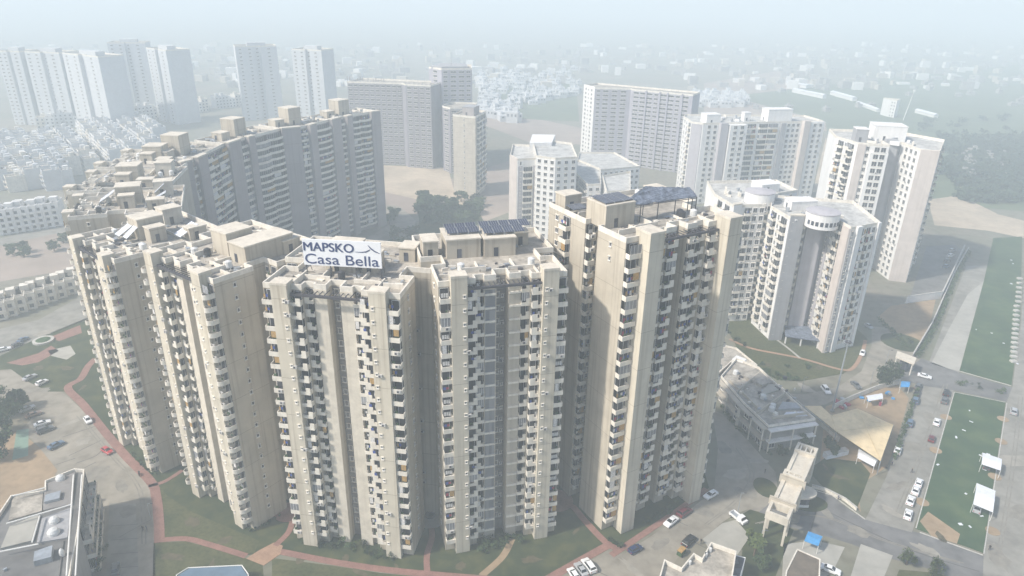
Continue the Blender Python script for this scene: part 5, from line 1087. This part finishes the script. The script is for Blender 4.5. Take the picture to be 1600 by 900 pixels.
# white pipe run in the gap between T3 and T4
q3 = lt(T3, 11.6, 15.0, 0); p = G(667, 795); e = thing('service_pipe', 'white service pipe run with brackets in the dark gap between the two middle towers', 'pipe', (p.x, p.y, 0)); add(e, 'pipe', MB().tube((0, 0, 0), (0, 0, 63), .28, .28, 8), 'pipe')
b = MB()
for i in range(20): b.box(-.55, -.4, 1.5 + i * 3, .55, .05, 1.9 + i * 3); 
add(e, 'bracket', b, 'white')
# street lamps
def lamp(u, v, h, label):
    c = G(u, v); e = thing('street_lamp', label, 'street lamp', (c.x, c.y, 0)); add(e, 'pole', MB().tube((0, 0, 0), (0, 0, h), .09, .06, 6), 'tin'); add(e, 'arm', MB().tube((0, 0, h - .1), (.9, 0, h), .05, .04, 5), 'tin'); add(e, 'lamp_head', MB().box(.7, -.12, h - .06, 1.3, .12, h + .06), 'rail')
for u, v, h, lab in ((1152, 805, 7, 'slim street lamp beside the white pickup'), (1252, 614, 6, 'slim street lamp on the inner road above the clubhouse'), (1382, 575, 7, 'slim street lamp left of the gatehouse'), (1360, 600, 6, 'slim street lamp left of the large round tree'), (1185, 860, 6, 'slim street lamp among the trees at the bottom'), (236, 812, 5, 'slim street lamp at the edge of the left car park')): lamp(u, v, h, lab)

# ------------------------------------------------------------------ cars
CP = {n: paint(n, c) for n, c in dict(carwhite=(.82, .82, .81), carsilver=(.42, .43, .44), cargrey=(.12, .125, .13), carblack=(.015, .015, .018), carnavy=(.012, .03, .10), carred=(.45, .035, .04), carmaroon=(.13, .015, .025), carbrown=(.22, .15, .11), carblue=(.10, .16, .24)).items()}
_car = {}
def car_parts(kind, col):
    if (kind, col) in _car: return _car[(kind, col)]
    L, Wd, H, hood, cab0, cab1 = dict(hatch=(3.7, 1.66, 1.5, .92, .95, 3.45), sedan=(4.3, 1.72, 1.45, .92, 1.2, 3.6), suv=(4.5, 1.85, 1.75, 1.05, 1.15, 4.25))[kind]
    x0 = L / 2; y = Wd / 2; z0 = .28; zb = hood
    # body: side profile extruded with rounded shoulders (front towards +x)
    prof = [(x0, z0 + .1), (x0, .62), (x0 - .12, .74), (x0 - cab0, zb), (-x0 + (L - cab1) * (.9 if kind == 'sedan' else .4), zb + .03), (-x0 + .05, zb - .02), (-x0, .6), (-x0, z0 + .1)]
    rows_ = [(-y + .03, .0, .0), (-y, .06, 0), (-y + .1, 0, .06), (y - .1, 0, .06), (y, .06, 0), (y - .03, 0, 0)]
    b = MB(); n = len(prof); V = []
    for k, yy in enumerate((-y + .12, -y, -y + .02, y - .02, y, y - .12)):
        pass
    secs = [(-y, .0), (-y + .14, .07), (y - .14, .07), (y, .0)]
    for yy, dz in secs: V += [(px - (0 if dz else math.copysign(.06, px)), yy, pz + (dz if pz > .6 else 0)) for px, pz in prof]
    F = []
    for s_ in range(3): F += [(s_ * n + i, s_ * n + (i + 1) % n, (s_ + 1) * n + (i + 1) % n, (s_ + 1) * n + i) for i in range(n)]
    F += [tuple(range(n - 1, -1, -1)), tuple(range(3 * n, 4 * n))]; b.add(V, F)
    # roof and pillars
    a0, a1 = x0 - cab0, x0 - cab1; r0, r1 = a0 - .75, a1 + (.55 if kind == 'sedan' else .25); zt = H; yb, yt = y - .12, y - .3; zb2 = zb + .06
    base = [(a0, -yb, zb2), (a0, yb, zb2), (a1, yb, zb2), (a1, -yb, zb2)]; top = [(r0, -yt, zt - .06), (r0, yt, zt - .06), (r1, yt, zt - .06), (r1, -yt, zt - .06)]
    b.add([(r0 + .02, -yt - .01, zt - .06), (r0 + .02, yt + .01, zt - .06), (r1 - .02, yt + .01, zt - .06), (r1 - .02, -yt - .01, zt - .06), (r0 - .15, -yt + .1, zt), (r0 - .15, yt - .1, zt), (r1 + .12, yt - .1, zt), (r1 + .12, -yt + .1, zt)], [(4, 5, 6, 7), (0, 1, 5, 4), (1, 2, 6, 5), (2, 3, 7, 6), (3, 0, 4, 7), (3, 2, 1, 0)])
    for p, q in zip(base, top): b.tube(p, q, .05, .045, 5)
    body = b.mesh('body', CP[col]); out = [('body', body, [])]
    base = [Vector(p) for p in base]; top = [Vector(p) for p in top]
    def quad(a, b1, c, d): return MB().add([a, b1, c, d], [(0, 1, 2, 3)])
    out.append(('windscreen', quad(base[1], base[0], top[0], top[1]).mesh('windscreen', M['carglass']), []))
    out.append(('rear_window', quad(base[3], base[2], top[2], top[3]).mesh('rear_window', M['carglass']), []))
    out.append(('side_window', quad(base[0], base[3], top[3], top[0]).mesh('side_window', M['carglass']), []))
    out.append(('side_window', quad(base[2], base[1], top[1], top[2]).mesh('side_window', M['carglass']), []))
    for sx in (x0 - .75, -x0 + .72):
        for sy in (-1, 1):
            t = MB().tube((sx, sy * (y - .2), .31), (sx, sy * (y + .01), .31), .31, .31, 14).mesh('wheel', M['tyre']); rm = MB().tube((sx, sy * (y + .012), .31), (sx, sy * (y + .022), .31), .19, .19, 10).mesh('rim', M['rim']); out.append(('wheel', t, [('rim', rm)]))
    for sy in (-1, 1):
        out.append(('headlight', MB().box(x0 - .09, sy * (y - .3) - .17, .6, x0 + .012, sy * (y - .3) + .17, .74).mesh('headlight', M['lamp']), []))
        out.append(('tail_light', MB().box(-x0 - .012, sy * (y - .25) - .13, .66, -x0 + .1, sy * (y - .25) + .13, .86).mesh('tail_light', M['tail']), []))
    _car[(kind, col)] = out; return out
def car(u, v, u2, v2, kind, col, label, group=None):
    """At pixel (u, v), its front towards pixel (u2, v2)."""
    c, q = G(u, v), G(u2, v2); a = math.atan2(q.y - c.y, q.x - c.x)
    e = thing('parked_car', label, 'car', (c.x, c.y, .03), a, group)
    for n_, me, sub in car_parts(kind, col):
        o = place(n_, me, e, (0, 0, 0))
        for n2, m2 in sub: place(n2, m2, o, (0, 0, 0))
    return e
cars = [
 (7, 548, 20, 545, 'sedan', 'carwhite', 'white car driving on the side road at the left edge'),
 (27, 541, 36, 537, 'hatch', 'cargrey', 'grey car beside the round brick planter'), (36, 533, 45, 528, 'sedan', 'carblue', 'blue grey car just above the grey one by the planter'),
 (47, 592, 60, 586, 'sedan', 'carsilver', 'silver car parked on the upper edge of the left car park'), (66, 600, 76, 595, 'hatch', 'carwhite', 'white hatchback next to the silver car under the dark hedge'),
 (138, 659, 143, 666, 'hatch', 'carwhite', 'small white car beside the red path bend'),
 (43, 641, 56, 636, 'sedan', 'carsilver', 'topmost silver car in the slanted row beside the dark tree'), (53, 650, 66, 645, 'sedan', 'carbrown', 'bronze car in the slanted row beside the dark tree'), (67, 664, 80, 660, 'sedan', 'carwhite', 'white car in the slanted row beside the dark tree'), (71, 674, 84, 669, 'suv', 'cargrey', 'dark grey car at the lower end of the slanted row'),
 (88, 698, 102, 691, 'sedan', 'carblue', 'blue grey car parked alone below the slanted row'), (168, 707, 178, 713, 'hatch', 'carred', 'small bright red car beside the red path'),
 (181, 893, 182, 870, 'sedan', 'cargrey', 'dark grey car at the bottom edge beside the lower left building'),
 (920, 887, 910, 873, 'suv', 'carwhite', 'rightmost of the three white cars at the bottom edge'), (908, 893, 899, 880, 'sedan', 'carsilver', 'middle pale car of the three at the bottom edge'), (896, 900, 888, 888, 'hatch', 'carwhite', 'leftmost of the three pale cars at the bottom edge'),
 (992, 861, 1008, 852, 'hatch', 'carnavy', 'dark navy car alone on the forecourt near the path corner'), (1048, 818, 1035, 828, 'sedan', 'carwhite', 'white car parked behind the maroon car along the red path'), (1069, 803, 1085, 792, 'suv', 'carmaroon', 'maroon car parked along the red path'), (1110, 776, 1098, 783, 'sedan', 'carwhite', 'white car near the corner of the tallest tower'),
 (1076, 848, 1088, 836, 'suv', 'carblack', 'black car in front of the flat-roofed house'),
 (1297, 893, 1315, 900, 'sedan', 'carwhite', 'white car cut by the bottom edge beside the brown roofed block'),
 (1290, 612, 1298, 622, 'suv', 'carwhite', 'big white car on the inner road beside the mast'), (1337, 604, 1345, 611, 'sedan', 'cargrey', 'dark car parked left of the large round tree'), (1444, 590, 1456, 593, 'sedan', 'carwhite', 'white car crossing beside the gatehouse'),
 (1347, 554, 1343, 565, 'hatch', 'carwhite', 'small white car beside the garden island end'), (1357, 512, 1365, 517, 'hatch', 'carsilver', 'small pale car at the top of the inner road'),
 (1434, 606, 1439, 594, 'suv', 'cargrey', 'topmost grey car in the dark row on the left of the north road'), (1432, 617, 1437, 605, 'sedan', 'carblack', 'black car second in the dark row left of the north road'), (1430, 628, 1435, 615, 'suv', 'carblue', 'blue grey car at the lower end of the dark row'),
 (1478, 616, 1482, 603, 'suv', 'carblack', 'black car at the top corner of the lower green lot'), (1475, 628, 1479, 615, 'suv', 'cargrey', 'dark grey car right behind the black one at the lot corner'),
 (1421, 663, 1426, 648, 'suv', 'carblue', 'blue grey car driving down the north road'), (1463, 662, 1467, 649, 'sedan', 'carwhite', 'white car by the sand patch on the lot edge'), (1455, 688, 1459, 675, 'hatch', 'carmaroon', 'dark maroon car on the lot edge below a white car'), (1402, 706, 1407, 691, 'sedan', 'carwhite', 'white car on the left edge of the north road beside the tan canopy'),
 (1435, 757, 1440, 743, 'hatch', 'carwhite', 'topmost of the four white cars in line on the north road'), (1430, 769, 1435, 755, 'sedan', 'carwhite', 'second from the top of four white cars in line'), (1422, 785, 1427, 771, 'sedan', 'carwhite', 'third from the top of four white cars in line'), (1418, 807, 1422, 793, 'sedan', 'carwhite', 'lowest of four white cars in line, set apart at the junction'),
 (1583, 645, 1585, 625, 'suv', 'carsilver', 'silver car driving on the wide east road'), (1541, 730, 1544, 715, 'sedan', 'cargrey', 'dark car poking out from under the upper white shelter'), (1526, 797, 1530, 780, 'sedan', 'carsilver', 'silver car poking out from under the lower white shelter'),
 (1487, 393, 1495, 390, 'suv', 'carsilver', 'pale car at the top of the far parking yard row'), (1485, 401, 1493, 398, 'suv', 'carwhite', 'white car second in the far parking yard row'), (1480, 409, 1488, 406, 'suv', 'cargrey', 'grey car third in the far parking yard row'), (1478, 418, 1486, 415, 'suv', 'carblue', 'dark blue car at the near end of the far parking yard row')]
for a in cars: car(*a)
# white pickup
c = G(1153, 812); q = G(1166, 822); e = thing('pickup_truck', 'white pickup with an open grey bed beside the verge lawn', 'pickup', (c.x, c.y, .03), math.atan2(q.y - c.y, q.x - c.x))
for n_, me, sub in car_parts('suv', 'carwhite'):
    if n_ in ('wheel', 'headlight', 'tail_light'):
        o = place(n_, me, e, (0, 0, 0)); [place(n2, m2, o, (0, 0, 0)) for n2, m2 in sub]
add(e, 'cab', MB().prism([(.2, -.9), (2.25, -.9), (2.25, .9), (.2, .9)], .35, 1.0).prism([(.25, -.78), (1.45, -.78), (1.45, .78), (.25, .78)], 1.002, 1.75), 'carwhite'); add(e, 'windscreen', MB().add([(1.7, -.75, 1.03), (1.7, .75, 1.03), (1.46, .7, 1.7), (1.46, -.7, 1.7)], [(0, 1, 2, 3)]), 'carglass')
add(e, 'load_bed', MB().box(-2.25, -.9, .5, .15, .9, .7).box(-2.25, -.9, .7, .15, -.8, 1.15).box(-2.25, .8, .7, .15, .9, 1.15).box(-2.25, -.8, .7, -2.15, .8, 1.15), 'carwhite'); add(e, 'bed_floor', MB().box(-2.14, -.79, .702, .14, .79, .74), 'tin')
# yellow-topped auto rickshaw
c = G(1065, 866); e = thing('auto_rickshaw', 'small auto rickshaw with a yellow hood next to the black car', 'auto rickshaw', (c.x, c.y, .02), .8)
add(e, 'body', MB().prism([(-1.3, -.62), (.7, -.62), (1.3, -.25), (1.3, .25), (.7, .62), (-1.3, .62)], .3, .95), 'plant'); add(e, 'hood', MB().prism([(-1.3, -.6), (.6, -.6), (.85, 0), (.6, .6), (-1.3, .6)], 1.55, 1.75), 'ochre' if 'ochre' in M else 'cloth4'); add(e, 'windscreen', MB().add([(1.1, -.45, .95), (1.1, .45, .95), (.75, .5, 1.55), (.75, -.5, 1.55)], [(0, 1, 2, 3)]), 'carglass')
for x, y in ((-.8, -.6), (-.8, .6), (1.1, 0)): add(e, 'wheel', MB().tube((x, y - .06, .22), (x, y + .06, .22), .22, .22, 12), 'tyre')
for x, y in ((-1.25, -.55), (-1.25, .55), (.6, -.55), (.6, .55)): add(e, 'post', MB().tube((x, y, .95), (x, y, 1.56), .03, .03, 5), 'rail')

# ------------------------------------------------------------------ people
def person(u, v, label, shirt, walk=.25, face=0.0, seated=False):
    me = bpy.data.meshes.new('person'); s = walk
    if seated: V = [(0, 0, .86), (0, 0, 1.1), (0, 0, 1.32), (0, 0, 1.42), (.02, 0, 1.6), (0, .1, .84), (.38, .14, .82), (.35, .15, .42), (0, -.1, .84), (.38, -.14, .82), (.35, -.15, .42), (0, .2, 1.28), (.2, .24, 1.05), (.45, .2, 1.05), (0, -.2, 1.28), (.2, -.24, 1.05), (.45, -.2, 1.05)]
    else: V = [(0, 0, .92), (0, 0, 1.15), (0, 0, 1.40), (0, 0, 1.48), (.02, 0, 1.64), (0, .09, .88), (s * .5, .1, .48), (s * .6, .1, .06), (0, -.09, .88), (-s * .4, -.1, .48), (-s, -.1, .08), (0, .2, 1.36), (-s * .4, .25, 1.1), (-s * .2, .24, .85), (0, -.2, 1.36), (s * .4, -.25, 1.1), (s * .6, -.24, .86)]
    Ed = [(0, 1), (1, 2), (2, 3), (3, 4), (0, 5), (5, 6), (6, 7), (0, 8), (8, 9), (9, 10), (2, 11), (11, 12), (12, 13), (2, 14), (14, 15), (15, 16)]
    R = [.14, .13, .15, .06, .105, .09, .07, .05, .09, .07, .05, .065, .05, .04, .065, .05, .04]
    me.from_pydata(V, Ed, []); ob = bpy.data.objects.new('person', me); C.objects.link(ob)
    ob.modifiers.new('skin', 'SKIN'); 
    for i, r in enumerate(R): me.skin_vertices[0].data[i].radius = (r, r)
    me.skin_vertices[0].data[0].use_root = True
    ob.modifiers.new('sub', 'SUBSURF').levels = 1
    bpy.context.view_layer.update(); m2 = bpy.data.meshes.new_from_object(ob.evaluated_get(bpy.context.evaluated_depsgraph_get())); bpy.data.objects.remove(ob)
    for m_ in (M[shirt], M['rail'], M['skin'], M['hair']): m2.materials.append(m_)
    for p in m2.polygons:
        z_ = p.center.z; y_ = abs(p.center.y); p.material_index = (1 if z_ < .93 else 0) if z_ < 1.46 else (3 if z_ > 1.66 or p.center.x < -.03 else 2)
        if y_ > .19 and z_ < 1.1 and z_ > .7: p.material_index = 2
        p.use_smooth = True
    o = bpy.data.objects.new('person', m2); C.objects.link(o); c = G(u, v); o.location = (c.x, c.y, .04); o.rotation_euler.z = face; return setp(o, label=label, category='person')
person(224, 830, 'person in black walking on the left car park, left of the pair', 'carblack', .3, 1.2); person(230, 830, 'person in dark grey walking on the left car park, right of the pair', 'cargrey', .3, 1.2)
person(1195, 740, 'person in black standing on the forecourt left of the entrance gate', 'carblack', .1, 2); person(1309, 782, 'person in a dark shirt walking on the entrance road by the cream wall', 'carnavy', .3, 0); person(1424, 739, 'person in black crossing the north road above the white cars', 'carblack', .3, 2.5)
person(1384, 733, 'person in grey standing below the tip of the tan canopy', 'cargrey', .1, 1); person(1393, 728, 'person in blue standing beside the north road by the canopy tip', 'carnavy', .1, 2); person(1095, 850, 'person in black walking in front of the flat-roofed house', 'carblack', .3, .5)
person(1545, 860, 'person in dark clothes standing at the lower corner of the green lot', 'carblack', .1, 1)
# motor scooter with rider on the red path
c = G(218, 743); rz = 2.1; e = thing('motor_scooter', 'dark motor scooter with a rider on the red path', 'scooter', (c.x, c.y, .12), rz)
add(e, 'body', MB().prism([(-.75, -.16), (.1, -.2), (.1, .2), (-.75, .16)], .45, .72).box(.1, -.16, .28, .5, .16, .36).prism([(.45, -.22), (.62, -.14), (.62, .14), (.45, .22)], .3, .95), 'carblack')
for x in (-.55, .65): add(e, 'wheel', MB().tube((x, -.06, .25), (x, .06, .25), .25, .25, 14), 'tyre')
add(e, 'handlebar', MB().tube((.5, -.32, 1.02), (.5, .32, 1.02), .025, .025, 6).tube((.52, 0, .9), (.5, 0, 1.03), .03, .03, 6), 'rail')
person(218, 743, 'person in a dark shirt riding the motor scooter on the red path', 'cargrey', 0, rz, True)
bpy.data.objects[[o.name for o in C.objects if o.name.startswith('person')][-1]].location.z = -.0
# low clutter in the yard
rg = random.Random(9)
for i in range(14):
    u, v = rg.uniform(1300, 1400), rg.uniform(612, 640); c = G(u, v); b = MB().cbox((0, 0, 0), rg.uniform(.8, 2), rg.uniform(.6, 1.4), rg.uniform(.5, 1.4), rg.uniform(0, 3)); o = b.build('yard_crate', M[rg.choice(['tin', 'cloth2', 'wsheet', 'cloth4', 'blue'])]); o.location = c
    bm = bmesh.new(); bm.from_mesh(o.data); bmesh.ops.bevel(bm, geom=bm.edges[:], offset=.06, segments=1, affect='EDGES'); bm.to_mesh(o.data); bm.free(); setp(o, label='coloured crate lying in the yard behind the tan canopy', category='crate', group='crates in the yard')
for i in range(26):
    u, v = (rg.uniform(1445, 1560), rg.uniform(640, 830)) if i < 18 else (rg.uniform(1510, 1590), rg.uniform(400, 590)); t_ = (v - 613) / 215
    if i < 18 and not (1495 - 62 * t_ < u < 1566 - 32 * t_): continue
    if i >= 18 and u < 1560 - (v - 380) * .3: continue
    c = G(u, v); o = MB().cbox((0, 0, 0), rg.uniform(.5, 1.2), rg.uniform(.3, .8), .12, rg.uniform(0, 3)).build('litter_sheet', M['wsheet']); o.location = (c.x, c.y, .125); setp(o, label='scrap of white litter lying on the green lots', category='litter', group='white litter on the green lots')

# ------------------------------------------------------------------ air
b = MB().box(-5000, -150, -1, 5000, 8000, 124)
m = bpy.data.materials.new('haze_air'); m.use_nodes = True; N = m.node_tree.nodes
N.remove(N['Principled BSDF']); v = N.new('ShaderNodeVolumePrincipled'); v.inputs['Density'].default_value = HAZE_D; v.inputs['Color'].default_value = HAZE_C; v.inputs['Anisotropy'].default_value = HAZE_G
m.node_tree.links.new(v.outputs[0], N['Material Output'].inputs['Volume'])
b.build('haze', m)['kind'] = 'stuff'
